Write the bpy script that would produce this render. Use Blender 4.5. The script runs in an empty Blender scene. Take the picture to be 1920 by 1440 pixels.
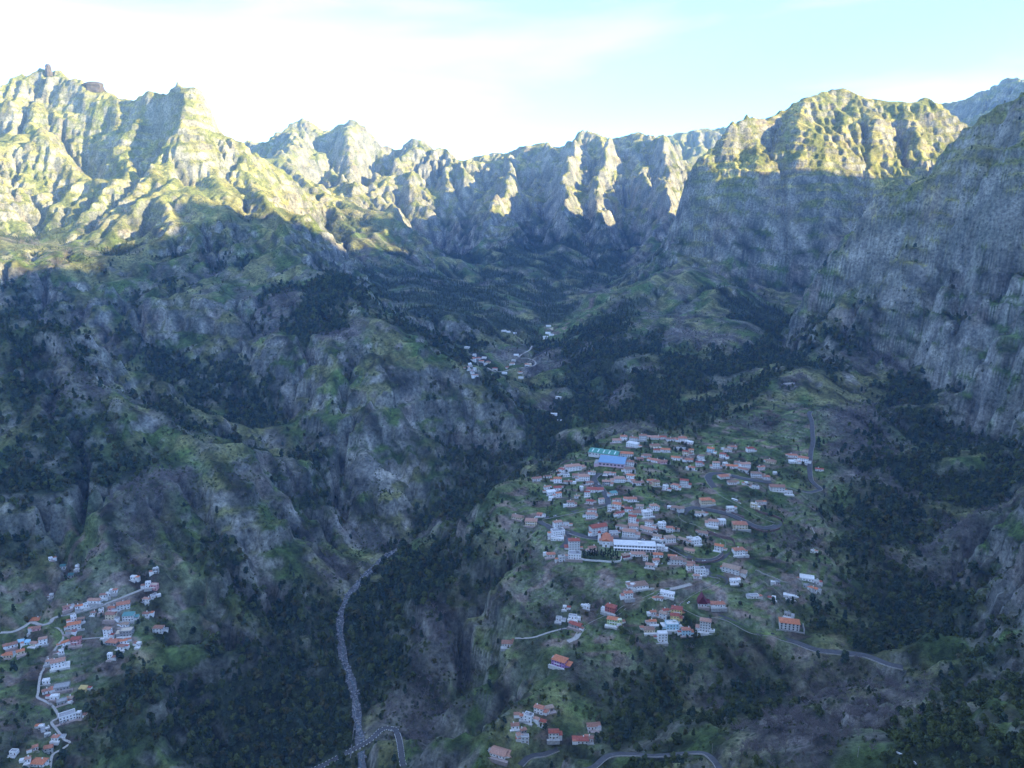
import bpy, math, random
import numpy as np
from mathutils import Vector
from mathutils.geometry import delaunay_2d_cdt

random.seed(7)
rng = np.random.default_rng(7)
scene = bpy.context.scene
C = scene.collection

# ------------------------------------------------------------------ camera, sky, sun, exposure
CAM_Z, PITCH, FOCAL = 600.0, math.radians(13.4), 1440.0      # metres above the river bed, tilt down, focal length in photo pixels
cam_data = bpy.data.cameras.new('camera')
cam_data.sensor_width = 36.0
cam_data.lens = 36.0 * FOCAL / 1920.0
cam_data.clip_start = 1.0
cam_data.clip_end = 60000.0
cam = bpy.data.objects.new('camera', cam_data)
C.objects.link(cam)
cam.location = (0, 0, CAM_Z)
cam.rotation_euler = (math.radians(90) - PITCH, 0, 0)
scene.camera = cam

SUN_AZ, SUN_EL = math.radians(110), math.radians(13)           # azimuth clockwise from the view direction (+Y)
SUN_DIR = Vector((math.sin(SUN_AZ) * math.cos(SUN_EL), math.cos(SUN_AZ) * math.cos(SUN_EL), math.sin(SUN_EL)))
sun_data = bpy.data.lights.new('sun', 'SUN')
sun_data.energy = 3.3
sun_data.angle = math.radians(0.55)
sun_data.color = (1.0, 0.81, 0.45)
sun = bpy.data.objects.new('sun', sun_data)
C.objects.link(sun)
sun.rotation_euler = SUN_DIR.to_track_quat('Z', 'Y').to_euler()
sun.location = (3000, -500, 3000)

world = bpy.data.worlds.new('World')
scene.world = world
world.use_nodes = True
wn, wl = world.node_tree.nodes, world.node_tree.links
wn.clear()
w_out = wn.new('ShaderNodeOutputWorld')
w_bg = wn.new('ShaderNodeBackground')
w_bg.inputs['Strength'].default_value = 0.15
w_sky = wn.new('ShaderNodeTexSky')
w_sky.sky_type = 'NISHITA'
w_sky.sun_disc = False
w_sky.sun_elevation = SUN_EL
w_sky.sun_rotation = SUN_AZ
w_sky.altitude = 1100
w_sky.air_density = 0.8
w_sky.dust_density = 0.0
w_sky.ozone_density = 6.0
# thin streaky cirrus spread over the whole sky (a function of direction only)
w_tc = wn.new('ShaderNodeTexCoord')
w_map = wn.new('ShaderNodeMapping')
w_map.inputs['Scale'].default_value = (1.2, 0.9, 6.5)
w_map.inputs['Rotation'].default_value = (0.0, math.radians(7), math.radians(310))
w_no = wn.new('ShaderNodeTexNoise')
w_no.inputs['Scale'].default_value = 1.55
w_no.inputs['Detail'].default_value = 6.0
w_no.inputs['Roughness'].default_value = 0.5
w_no.inputs['Distortion'].default_value = 0.5
w_ramp = wn.new('ShaderNodeValToRGB')
w_ramp.color_ramp.elements[0].position = 0.41
w_ramp.color_ramp.elements[0].color = (0.12, 0.12, 0.12, 1)
w_ramp.color_ramp.elements[1].position = 0.66
w_ramp.color_ramp.elements[1].color = (0.8, 0.8, 0.8, 1)
w_mix = wn.new('ShaderNodeMix')
w_mix.data_type = 'RGBA'
w_mix.inputs['B'].default_value = (1.55, 1.7, 1.85, 1)
wl.new(w_tc.outputs['Generated'], w_map.inputs['Vector'])
wl.new(w_map.outputs['Vector'], w_no.inputs['Vector'])
wl.new(w_no.outputs['Fac'], w_ramp.inputs['Fac'])
wl.new(w_ramp.outputs['Color'], w_mix.inputs['Factor'])
wl.new(w_sky.outputs['Color'], w_mix.inputs['A'])
wl.new(w_mix.outputs['Result'], w_bg.inputs['Color'])
wl.new(w_bg.outputs['Background'], w_out.inputs['Surface'])

scene.view_settings.view_transform = 'Standard'
scene.view_settings.look = 'None'
scene.view_settings.exposure = 2.9
scene.view_settings.gamma = 1.0
scene.view_settings.use_curve_mapping = False
scene.cycles.max_bounces = 6
scene.cycles.diffuse_bounces = 3
scene.cycles.glossy_bounces = 2
scene.cycles.transmission_bounces = 2
scene.cycles.transparent_max_bounces = 8
scene.cycles.volume_bounces = 0
scene.cycles.use_denoising = True
scene.cycles.caustics_reflective = False
scene.cycles.caustics_refractive = False

# ------------------------------------------------------------------ from photo bearings to places
SP, CP = math.sin(PITCH), math.cos(PITCH)
def pt(px, py, Y):
    """the place seen at a photo bearing, Y metres north of the viewpoint"""
    u, v = (px - 960) / FOCAL, (720 - py) / FOCAL
    d = CP + v * SP
    return (Y * u / d, float(Y), CAM_Z + Y * (v * CP - SP) / d)

# ------------------------------------------------------------------ noise on arrays
def _hash(ix, iy, seed):
    h = (ix.astype(np.int64) * 374761393 + iy.astype(np.int64) * 668265263 + seed * 1442695041) & 0xffffffff
    h = ((h ^ (h >> 13)) * 1274126177) & 0xffffffff
    h = (h ^ (h >> 16)) & 0xffffffff
    return h
def perlin(x, y, seed=0):
    x = np.asarray(x, float); y = np.asarray(y, float)
    x0, y0 = np.floor(x), np.floor(y)
    fx, fy = x - x0, y - y0
    ix, iy = x0.astype(np.int64), y0.astype(np.int64)
    sx, sy = fx * fx * fx * (fx * (fx * 6 - 15) + 10), fy * fy * fy * (fy * (fy * 6 - 15) + 10)
    ax, ay = int(ix.min()), int(iy.min()); nx, ny = int(ix.max()) - ax + 2, int(iy.max()) - ay + 2
    if nx * ny < 2 * ix.size + 64:            # gradients once per lattice point
        lx, ly = np.meshgrid(np.arange(ax, ax + nx), np.arange(ay, ay + ny), indexing='ij')
        an = _hash(lx, ly, seed) * (2 * math.pi / 4294967296.0)
        gc, gs = np.cos(an).ravel(), np.sin(an).ravel()
        k0 = (ix - ax) * ny + (iy - ay)
        def g(dx, dy):
            k = k0 + (dx * ny + dy)
            return gc[k] * (fx - dx) + gs[k] * (fy - dy)
    else:
        def g(dx, dy):
            an = _hash(ix + dx, iy + dy, seed) * (2 * math.pi / 4294967296.0)
            return np.cos(an) * (fx - dx) + np.sin(an) * (fy - dy)
    a = g(0, 0); a = a + sx * (g(1, 0) - a)
    b = g(0, 1); b = b + sx * (g(1, 1) - b)
    return (a + sy * (b - a)) * 1.5
def fbm(x, y, wl_, octv, seed=0, gain=0.5, ridged=False):
    out = np.zeros(np.shape(x)); amp = 1.0; f = 1.0 / wl_
    for o in range(octv):
        n = perlin(x * f + o * 17.3, y * f - o * 9.1, seed + o * 31)
        out += amp * ((1 - np.abs(n) * 2) if ridged else n)
        amp *= gain; f *= 2.03
    return out
def blur(a, s):
    r = int(max(1, round(s * 2.6)))
    k = np.exp(-0.5 * (np.arange(-r, r + 1) / s) ** 2); k /= k.sum()
    for ax in (0, 1):
        p = np.pad(a, [(r, r) if i == ax else (0, 0) for i in (0, 1)], mode='edge')
        acc = np.zeros_like(a)
        n = a.shape[ax]
        for i, w in enumerate(k):
            acc += w * (p[i:i + n] if ax == 0 else p[:, i:i + n])
        a = acc
    return a

# ------------------------------------------------------------------ survey lines of the valley (bearing x, bearing y, northing) and spot heights
LINES = [
 # far range, crest
 [(250,300,4300),(380,290,4400),(455,272,4500),(500,267,4550),(530,248,4600),(570,225,4650),(600,245,4650),(625,247,4680),(655,230,4700),(690,246,4700),(712,275,4720),(750,283,4750),(775,267,4750),(805,278,4780),(830,295,4800),(865,303,4800),(900,293,4800),(950,287,4800),(985,277,4800),(1020,271,4800),(1055,279,4800),(1085,257,4800),(1115,252,4800),(1145,261,4800),(1190,252,4750),(1215,253,4700),(1245,270,4700),(1275,305,4750),(1330,330,4900),(1500,330,5000),(1700,300,5000)],
 # remote ridges
 [(1180,320,6200),(1250,262,6300),(1300,245,6400),(1340,246,6400),(1380,233,6400),(1450,217,6400),(1550,200,6400),(1650,215,5900),(1700,215,5400),(1775,203,5000),(1830,180,4900),(1880,156,4800),(1920,151,4700),(2050,140,4600),(2200,150,4500)],
 # spurs of the far range
 [(655,230,4700),(640,262,4480),(600,300,4300),(590,340,4120)],
 [(480,297,4020),(520,300,3950),(545,312,3900),(575,340,3780),(640,382,3600),(730,402,3480),(790,450,3300),(830,482,3150)],
 [(775,267,4750),(770,330,4350),(790,380,4100)],
 [(865,303,4800),(880,345,4400),(870,380,4200)],
 [(1085,257,4800),(1060,320,4350),(1000,372,3950),(965,415,3700),(925,455,3420),(890,495,3280)],
 [(1145,261,4800),(1130,330,4300),(1140,385,3950)],
 [(1215,253,4700),(1245,300,4400),(1235,345,4150),(1240,390,3900)],
 # valleys of the far range
 [(720,320,4550),(740,370,4300),(800,430,3900),(838,470,3500),(850,505,3250)],
 [(905,340,4500),(860,400,4100),(840,450,3700)],
 [(1180,310,4500),(1190,380,4100),(1195,440,3700),(1170,490,3300),(1150,530,2950)],
 [(620,300,4560),(560,280,4250),(530,290,4150)],
 # left mountain crest
 [(-500,260,2900),(-300,215,3000),(-120,190,3100),(0,166,3150),(40,151,3180),(93,146,3200),(125,150,3180),(165,160,3150),(200,176,3120),(235,190,3080),(270,181,3040),(310,178,3000),(350,168,2960),(378,176,2930),(388,200,2920),(402,236,2910),(420,256,2900),(447,270,2880)],
 # its lit right edge, going down to the middle spur
 [(378,176,2930),(350,225,2820),(320,285,2730),(300,330,2620)],
 [(447,270,2880),(470,310,2840),(490,350,2780),(520,400,2480),(545,440,2280),(562,490,2090),(600,515,1960),(628,532,1860),(665,580,1710),(700,618,1610),(745,638,1580),(790,650,1570),(840,672,1560),(880,700,1550),(925,742,1530),(960,782,1500),(990,825,1470),(1008,852,1450)],
 # left mountain gullies
 [(228,195,3060),(240,300,2860),(252,370,2550),(262,440,2300),(272,535,1970)],
 [(330,400,2400),(300,470,2180),(280,535,1980)],
 # left mountain buttress
 [(100,230,3020),(60,330,2620),(90,420,2330),(160,470,2160),(230,500,2060),(265,528,1960)],
 [(300,330,2620),(345,372,2470),(420,430,2290),(430,500,2080),(480,560,1860),(520,600,1740),(560,640,1620)],
 # pyramid in front of the middle spur
 [(745,638,1580),(735,680,1490),(722,728,1430),(690,830,1330),(680,940,1235),(692,1040,1155)],
 [(722,728,1430),(770,800,1395),(820,880,1330),(842,930,1295)],
 # gully between pyramid and spur
 [(790,690,1520),(830,780,1500),(860,860,1425),(868,930,1345)],
 # near left spur crest
 [(-300,560,1500),(-120,590,1420),(40,600,1350),(140,640,1300),(168,705,1235),(250,758,1190),(330,808,1160),(420,842,1130),(480,920,1090),(540,1000,1065),(590,1042,1050),(650,1085,1062)],
 # lower spurs that run down to the right into the ravine and the gorge
 [(0,505,2000),(130,545,1900),(260,610,1780),(380,670,1660),(470,730,1560),(545,800,1440)],
 [(350,1000,965),(410,1060,935),(470,1150,896),(530,1240,856),(575,1320,812)],
 [(430,1000,1015),(520,1100,990),(590,1180,950)],
 # river
 [(690,1560,640),(682,1440,716),(672,1360,788),(664,1300,842),(645,1240,900),(638,1190,950),(641,1130,1030),(668,1092,1085),(692,1066,1120),(760,1020,1200),(876,958,1280),(960,900,1360),(1004,868,1430),(1040,800,1640),(1000,742,1780),(975,702,1880),(1012,640,2150),(1050,590,2450),(1120,552,2750),(1160,522,2960)],
 # rim of the village plateau
 [(850,1330,735),(885,1260,785),(925,1195,820),(905,1130,890),(925,1060,950),(905,1005,990),(882,966,1020),(945,912,1100),(1000,886,1170),(1060,852,1262),(1112,836,1318),(1165,815,1340),(1260,806,1345),(1350,780,1385),(1420,745,1470),(1490,706,1530)],
 # ravine under the right wall
 [(1020,1540,590),(1120,1450,628),(1250,1362,690),(1350,1345,705),(1500,1312,722),(1600,1285,738),(1660,1262,752),(1690,1200,800),(1710,1130,880),(1730,1050,960),(1745,970,1060),(1760,900,1160),(1785,800,1335),(1790,730,1450),(1750,700,1530)],
 # near spur with bare trees
 [(1060,1560,520),(1200,1470,548),(1340,1398,565),(1450,1342,600),(1600,1302,642),(1720,1262,684),(1800,1205,722)],
 # right wall skyline
 [(1600,660,1640),(1552,608,1740),(1562,575,1770),(1598,520,1800),(1612,450,1810),(1640,400,1800),(1700,358,1780),(1762,318,1800),(1800,280,1820),(1812,240,1830),(1850,214,1800),(1890,200,1760),(1920,184,1730),(2050,150,1600),(2250,120,1450)],
 # ledges of the right wall: brink and foot of its two cliff bands
 [(1665,402,1785),(1720,392,1745),(1800,372,1670),(1900,345,1585),(1990,330,1500)],
 [(1655,450,1778),(1720,446,1728),(1800,440,1652),(1900,425,1566),(1990,415,1480)],
 [(1612,558,1752),(1690,556,1690),(1800,548,1592),(1900,540,1470),(1990,530,1370)],
 [(1620,615,1700),(1700,618,1672),(1800,612,1572),(1900,605,1448),(1990,600,1350)],
 # cliff mountain skyline
 [(1262,478,2680),(1272,440,2740),(1284,380,2770),(1300,310,2790),(1330,282,2830),(1380,260,2880),(1430,234,2920),(1480,201,2960),(1520,180,3000),(1580,164,3050),(1620,184,3030),(1680,195,3000),(1745,188,3000),(1780,210,2980),(1810,240,2960),(1900,290,2900)],
 # its cliff edge
 [(1480,201,2960),(1500,236,2800),(1522,300,2690),(1540,332,2650)],
 [(1300,310,2790),(1400,330,2690),(1470,340,2660),(1540,332,2650),(1640,330,2680),(1740,318,2720)],
 # cliff foot
 [(1262,478,2680),(1300,492,2620),(1350,505,2580),(1430,530,2540),(1500,545,2510),(1570,555,2490)],
 [(1620,184,3030),(1640,240,2890),(1660,300,2760)],
 [(1745,188,3000),(1720,250,2880),(1700,300,2770)],
 [(1655,195,3020),(1690,260,2900),(1680,310,2780)],
]
SPOTS = [
 # left village bench and slope
 (0,1440,640),(150,1440,650),(300,1440,690),(450,1440,720),(600,1440,722),(0,1300,735),(150,1300,745),(300,1300,765),(450,1300,800),(580,1300,835),(0,1200,805),(150,1200,812),(300,1190,832),(430,1190,880),(560,1180,935),
 (0,1100,862),(150,1100,868),(300,1080,890),(400,1080,930),(500,1090,985),(0,1000,925),(150,1000,935),(250,960,960),(350,1000,965),(0,900,1010),(120,900,1030),(250,880,1060),(350,920,1040),(0,800,1110),(100,780,1140),(180,800,1130),(0,700,1210),(80,690,1230),
 (-250,1300,700),(-250,1100,830),(-250,900,960),(-250,750,1150),(-300,1440,610),
 # ravine far side, left mountain foot
 (60,490,2060),(150,485,2080),(330,560,1830),(400,600,1720),(480,660,1580),(560,700,1490),(600,740,1425),(640,700,1510),(560,580,1760),(640,620,1690),(680,690,1500),(640,820,1350),(640,900,1270),(650,980,1195),
 # left mountain face
 (0,260,2960),(150,250,2980),(180,350,2750),(40,420,2300),(140,420,2340),(200,430,2290),(0,480,2050),(300,250,2900),(400,320,2740),(430,370,2600),(360,330,2700),(470,420,2420),
 # slopes below the far range
 (600,480,2900),(680,490,2900),(760,520,2820),(820,560,2440),(700,560,2480),(760,610,2070),(850,640,2000),(900,600,2230),(930,570,2440),(960,540,2750),(1020,560,2700),(960,610,2240),(880,540,2900),(920,500,3150),(1000,470,3350),(1080,440,3500),(1060,500,3150),(1080,400,3800),(1220,470,3300),(1240,500,3000),
 (900,680,1930),(930,660,2060),(860,670,2020),
 # right side of upper valley
 (1180,560,2310),(1230,522,2430),(1120,620,2060),(1060,680,1880),(1200,680,1790),(1100,750,1720),(1330,530,2340),(1340,585,2150),(1300,645,1950),(1420,580,2250),(1450,645,1850),(1500,600,2150),(1250,600,2090),(1250,775,1460),(1350,738,1570),(1400,700,1680),(1150,770,1560),(1540,640,1800),(1100,800,1480),
 # plateau
 (1000,950,1060),(1060,900,1140),(1150,850,1240),(1250,850,1235),(1350,850,1225),(1450,850,1220),(1520,850,1230),(1560,760,1370),(1530,720,1480),(1640,720,1500),
 (1000,1000,985),(1100,950,1045),(1200,950,1035),(1300,950,1040),(1400,920,1090),(1500,920,1110),(1050,1040,925),(1150,1050,908),(1250,1050,905),(1340,1040,930),(1420,1000,985),(1500,1000,1010),(1580,950,1090),(1640,860,1210),(1690,780,1370),
 (1000,1120,868),(1080,1100,870),(1180,1110,850),(1280,1100,850),(1380,1090,862),(1480,1080,885),(1560,1060,930),(1640,1000,1040),(1000,1180,822),(1100,1160,830),(1220,1170,812),(1340,1160,810),(1450,1160,808),(1550,1150,830),(1640,1120,900),
 (960,1215,800),(1050,1240,772),(1150,1230,772),(1280,1220,776),(1420,1215,766),(1520,1212,768),(1600,1222,764),(1200,1290,728),(1350,1280,735),(1100,1300,715),
 # hamlet on the lower spur
 (1000,1330,692),(960,1370,662),(1040,1370,662),(1090,1370,665),(940,1425,632),(1020,1425,628),(900,1350,690),(860,1400,660),(820,1440,660),(1130,1330,700),
 # slope right of the river
 (700,1330,790),(760,1230,885),(730,1140,985),(800,1080,1020),(820,1160,930),(800,1300,790),(760,1380,735),(850,1050,1030),(840,1230,860),(730,1440,700),(800,1440,680),
 # right wall face
 (1700,660,1630),(1800,660,1530),(1900,660,1370),(1850,800,1300),(1910,800,1215),(1820,900,1135),(1870,900,1105),(1910,900,1065),(1800,1000,1000),(1860,1000,950),(1915,1000,890),(1800,1100,890),(1860,1100,845),(1915,1100,790),(1810,1190,755),(1860,1200,705),(1915,1200,650),(1860,1280,620),(1915,1280,560),(2050,1100,640),(2050,900,860),(2050,700,1150),
 # foreground slope under the viewpoint
 (1600,1400,480),(1700,1400,466),(1800,1400,445),(1915,1400,420),(1450,1400,530),(1300,1450,520),(1780,1310,590),(1650,1340,580),(1900,1340,490),
]
GROUND = [   # plain x, y, z: what the photograph does not look at, but stands there
 (0,-60,590),(0,-4,588),(30,0,580),(-60,20,515),(60,50,470),(200,60,500),(-150,90,370),(100,150,350),(0,220,260),(-200,250,160),(200,230,310),(0,350,140),(-150,420,70),(-350,350,15),(150,400,190),(300,300,280),(0,480,105),(-130,560,25),(-300,600,25),(400,200,470),(500,330,420),(620,450,420),
 (-500,200,20),(-800,300,90),(-1200,400,300),(-700,550,40),(-1100,800,420),(-1500,900,600),(-2000,500,760),(-2200,1500,800),(-2600,2500,980),(-1300,-400,500),(-400,-400,40),(-100,-600,300),(300,-500,640),(0,-1400,420),(-1400,-1400,560),
 (-1650,1450,560),(-1900,2000,640),(-2200,2900,900),
 (700,200,650),(900,500,620),(800,800,420),(1000,1000,560),(1250,1250,760),
 # behind the crests
 (-1700,3700,760),(-2200,3900,820),(-1200,3400,620),(-1500,4200,640),(-800,3500,560),(-2600,3500,900),(-3200,3000,800),(-3400,4500,700),(-2300,5200,700),(-1200,5500,650),(-300,5700,560),(600,5700,520),(1200,5500,600),(1900,5500,620),(2500,5600,760),(3500,5400,900),
 (1300,2250,430),(1700,2200,560),(1500,2050,520),(1900,2500,640),(1600,3500,700),(1000,3350,480),(820,3100,390),(900,3700,520),(1200,4100,560),(2000,4000,700),(2500,3500,760),(760,2900,360),(535,2740,388),(528,2650,384),(545,2850,372),(560,2950,366),(640,3000,380),
 (0,7200,500),(-3500,7200,500),(2500,7200,700),(3600,7200,700),(3600,6000,1000),(3600,-1500,900),(-3500,-1500,500),(-3500,0,700),(-3500,7000,500),(0,-1500,420),
]
SHADOW_RIDGE = [(2300,-1500,1150),(2300,-800,1180),(2300,-200,1240),(2300,300,1280),(2300,624,1293),(2300,700,1318),(2300,775,1250),(2300,820,1290),(2300,900,1305),(2300,1028,1322),(2300,1150,1365),(2300,1240,1445),(2300,1270,1335),(2300,1310,1240),(2300,1400,1165),(2300,1700,1145),(2300,2000,1134),(2300,2101,1080),(2300,2180,995),(2300,2287,930),(2330,2486,915),(2450,2900,890)]  # unseen ridge off to the right, heights shaped to cast the valley's shadow edge
GROUND += [(3000,-800,1000),(3000,500,1100),(3000,1450,1180),(3100,2300,900),(1700,-800,800),(1700,200,850),(1700,800,900),(1750,1450,980),(1800,1900,760)]

XLINES = [   # courses known by plan position
 [(-1750,1850,440),(-1300,1740,330),(-1050,1660,262),(-850,1560,225),(-700,1480,200),(-560,1415,178),(-440,1360,146),(-350,1295,116),(-298,1232,84),(-265,1172,56),(-245,1135,42)],
]
GX0, GX1, GY0, GY1, GS = -3600.0, 3700.0, -1500.0, 7200.0, 12.0
gx = np.arange(GX0, GX1 + 1, GS); gy = np.arange(GY0, GY1 + 1, GS)
GXX, GYY = np.meshgrid(gx, gy, indexing='ij')

CRESTS = {(250,300,4300),(1180,320,6200),(-500,260,2900),(378,176,2930),(447,270,2880),(-300,560,1500),(1600,660,1640),(1262,478,2680),(745,638,1580),(722,728,1430),(1300,310,2790),(1480,201,2960),(300,330,2620),(480,297,4020),(0,505,2000),(350,1000,965)}
def base_terrain():
    P, E = [], []
    for ln in LINES:
        q = [pt(*p) for p in ln]
        for a, p in enumerate(q):
            P.append(p)
            if a: E.append((len(P) - 2, len(P) - 1))
    for ln in XLINES + [SHADOW_RIDGE]:
        for a, p in enumerate(ln):
            P.append(p)
            if a: E.append((len(P) - 2, len(P) - 1))
    P += [pt(*p) for p in SPOTS] + list(GROUND)
    r = delaunay_2d_cdt([Vector(p[:2]) for p in P], E, [], 0, 2.0)
    vs = np.array([tuple(v) for v in r[0]]); tz = np.zeros(len(vs)); PA = np.array(P)
    for i, o in enumerate(r[3]):
        if len(o): tz[i] = np.mean([P[k][2] for k in o])
        else:
            d = np.hypot(PA[:, 0] - vs[i, 0], PA[:, 1] - vs[i, 1]); k = np.argsort(d)[:3]
            w = 1 / (d[k] + 1); tz[i] = (PA[k, 2] * w).sum() / w.sum()
            print('crossing survey lines at', vs[i])
    h = np.full(GXX.shape, np.nan)
    for f in r[2]:
        (x0, y0), (x1, y1), (x2, y2) = vs[f[0]], vs[f[1]], vs[f[2]]
        i0 = max(0, int((min(x0, x1, x2) - GX0) / GS)); i1 = min(len(gx), int((max(x0, x1, x2) - GX0) / GS) + 2)
        j0 = max(0, int((min(y0, y1, y2) - GY0) / GS)); j1 = min(len(gy), int((max(y0, y1, y2) - GY0) / GS) + 2)
        if i0 >= i1 or j0 >= j1: continue
        X, Y = GXX[i0:i1, j0:j1], GYY[i0:i1, j0:j1]
        d = (y1 - y2) * (x0 - x2) + (x2 - x1) * (y0 - y2)
        if abs(d) < 1e-6: continue
        a = ((y1 - y2) * (X - x2) + (x2 - x1) * (Y - y2)) / d
        b = ((y2 - y0) * (X - x2) + (x0 - x2) * (Y - y2)) / d
        m = (a >= -1e-6) & (b >= -1e-6) & (a + b <= 1 + 1e-6)
        h[i0:i1, j0:j1][m] = (a * tz[f[0]] + b * tz[f[1]] + (1 - a - b) * tz[f[2]])[m]
    h[np.isnan(h)] = 500.0
    return blur(h, 1.3)

def slope_of(h, s=GS):
    dx, dy = np.gradient(h, s)
    return np.hypot(dx, dy)

def erode(h, hard, steps=46):
    """stream-power incision with a flow accumulation by pointer doubling, then talus relaxation"""
    nx, ny = h.shape; n = nx * ny
    idx = np.arange(n).reshape(nx, ny)
    offs = [(-1, 0), (1, 0), (0, -1), (0, 1), (-1, -1), (-1, 1), (1, -1), (1, 1)]
    for it in range(steps):
        hp = np.pad(h, 1, constant_values=1e9)
        lo = np.full(h.shape, 1e9); best = np.zeros(h.shape); rec = idx.copy(); rz = h.copy()
        for dx, dy in offs:
            q = hp[1 + dx:1 + dx + nx, 1 + dy:1 + dy + ny]
            lo = np.minimum(lo, q)
            s = (h - q) / (GS * math.hypot(dx, dy))
            m = s > best
            best[m] = s[m]; rec[m] = (idx + dx * ny + dy)[m]; rz[m] = q[m]
        pit = best <= 0
        S = np.ones(n + 1); R = np.append(rec.ravel(), n); R[:n][pit.ravel()] = n
        S[n] = 0
        for k in range(11):
            add = np.bincount(R[:n], weights=S[:n], minlength=n + 1); add[n] = 0
            S = S + add
            R = R[R]
        A = S[:n].reshape(nx, ny)
        dz = hard * np.minimum(A, 4000.0) ** 0.45 * np.minimum(best, 2.0)
        h = np.where(pit, lo + 0.4, np.maximum(h - dz, rz + (h - rz) * 0.25))
        if it % 4 == 3:
            h = h + 0.06 * (blur(h, 0.8) - h)
    return h, A

def smooth01(a, lo, hi):
    t = np.clip((a - lo) / (hi - lo), 0, 1)
    return t * t * (3 - 2 * t)

base = base_terrain()
def inside(poly, X, Y):
    m = np.zeros(np.shape(X), bool); n = len(poly)
    for a in range(n):
        (x0, y0), (x1, y1) = poly[a], poly[(a + 1) % n]
        if y0 == y1: continue
        c = ((Y >= min(y0, y1)) & (Y < max(y0, y1)) & (X < (x1 - x0) * (Y - y0) / (y1 - y0) + x0))
        m ^= c
    return m
def plan(pts):
    return [pt(*p)[:2] for p in pts]
# ground that people levelled: the village plateau, the bench of the left village, the lower hamlet
PLATEAU = plan([(905,1000,985),(960,910,1100),(1100,842,1300),(1250,812,1330),(1420,760,1440),(1560,770,1370),(1560,900,1140),(1600,1000,1010),(1600,1120,890),(1560,1210,770),(1300,1215,775),(1100,1280,740),(930,1215,800),(960,1120,868)])
BENCH = plan([(-200,1250,740),(-200,1080,860),(200,1040,900),(400,1060,930),(400,1180,870),(200,1260,775),(170,1440,650),(-200,1440,630)])
HAMLET = plan([(930,1430,630),(940,1330,692),(1130,1330,695),(1130,1425,632)])
calm0 = np.zeros_like(base)
for poly in (PLATEAU, BENCH, HAMLET):
    calm0[inside(poly, GXX, GYY)] = 1
calm0 = blur(calm0, 2.5)
foot = 1 - smooth01(np.hypot(GXX, GYY), 330, 480)          # the viewpoint's own crag stays as surveyed
sl0 = blur(slope_of(base), 3)
CREST_PTS = []
for k_, ln in enumerate(LINES):
    if ln[0] in CRESTS:
        q = np.array([pt(*p) for p in ln])
        for a in range(len(q) - 1):
            n_ = max(1, int(np.hypot(*(q[a + 1] - q[a])[:2]) / 8))
            CREST_PTS += [tuple(q[a] + (q[a + 1] - q[a]) * t) for t in np.arange(n_) / n_]
band = np.zeros_like(base)
for x, y, z in CREST_PTS:
    i, j = int(round((x - GX0) / GS)), int(round((y - GY0) / GS))
    if 0 <= i < len(gx) and 0 <= j < len(gy): band[i, j] = 1
band = np.clip(blur(band, 5.0) * 12, 0, 1)                 # near a surveyed crest the wild relief is smaller
# long spurs and hollows of the far range and of the left mountain, in the lie of their slopes
env = smooth01(GYY, 3250, 3600) * (1 - smooth01(GYY, 4500, 4780)) * smooth01(GXX, -1500, -1100) * (1 - smooth01(GXX, 900, 1200)) * (1 - 0.85 * band)
wq = GXX + 90 * perlin(GXX / 420, GYY / 420, 301) + 30 * perlin(GXX / 150, GYY / 150, 302)
base = base + env * (95 * (0.62 - np.abs(perlin(wq / 300, GYY / 1500, 303)) * 2.4) + 36 * (0.6 - np.abs(perlin(wq / 120 + 7, GYY / 600, 304)) * 2.4))
envl = smooth01(-GXX, 620, 900) * smooth01(GYY, 2050, 2350) * (1 - smooth01(GYY, 3300, 3450)) * (1 - 0.85 * band)
al = GXX * 0.86 + GYY * 0.5; ac = -GXX * 0.5 + GYY * 0.86
wl2 = al + 70 * perlin(GXX / 300, GYY / 300, 305)
base = base + envl * (46 * (0.62 - np.abs(perlin(wl2 / 270, ac / 1100, 306)) * 2.4) + 12 * (0.6 - np.abs(perlin(wl2 / 110 + 3, ac / 480, 307)) * 2.4))
sl0 = blur(slope_of(base), 3)
front = smooth01(GXX, 0, 120) * (1 - smooth01(GYY, 690, 760)) * (1 - smooth01(GXX, 480, 560))     # brushy foreground slope, smoother
steep = np.maximum(smooth01(sl0, 0.12, 0.6), 0.3) * (1 - 0.75 * front) * (1 - 0.92 * calm0) * (1 - 0.92 * foot) * (1 - 0.8 * smooth01(GXX, 1900, 2150) * (1 - smooth01(GYY, 2700, 3000)))
cliff = smooth01(sl0, 0.75, 1.2)
wx = GXX + 60 * perlin(GXX / 330, GYY / 330, 5) + 14 * perlin(GXX / 70, GYY / 70, 15); wy = GYY + 60 * perlin(GXX / 330 + 40, GYY / 330, 6) + 14 * perlin(GXX / 70, GYY / 70 + 30, 16)
# buttresses: the cliff lines wander instead of running straight
def base_at(x, y):
    fx = np.clip((x - GX0) / GS, 0, len(gx) - 1.001); fy = np.clip((y - GY0) / GS, 0, len(gy) - 1.001)
    i, j = fx.astype(int), fy.astype(int); u, v = fx - i, fy - j
    return base[i, j] * (1 - u) * (1 - v) + base[i + 1, j] * u * (1 - v) + base[i, j + 1] * (1 - u) * v + base[i + 1, j + 1] * u * v
spurs = (1 - smooth01(GXX, 60, 160)) * smooth01(GYY, 960, 1060) * (1 - smooth01(GYY, 1900, 2050)) * smooth01(GXX, -1500, -1300)
block_ = smooth01(GXX, 540, 640) * (1 - smooth01(GXX, 1650, 1800)) * smooth01(GYY, 2430, 2520) * (1 - smooth01(GYY, 3150, 3250))
PLAIN = np.clip(np.maximum(spurs * 0.6, block_), 0, 1)      # bold, simple faces: long spurs, the block of the cliff mountain
steep = steep * (1 - 0.35 * envl) * (1 - 0.5 * PLAIN)
fz = smooth01(GXX, 620, 760) * smooth01(GYY, 1050, 1200) * (1 - smooth01(GYY, 1850, 1950))
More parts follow.
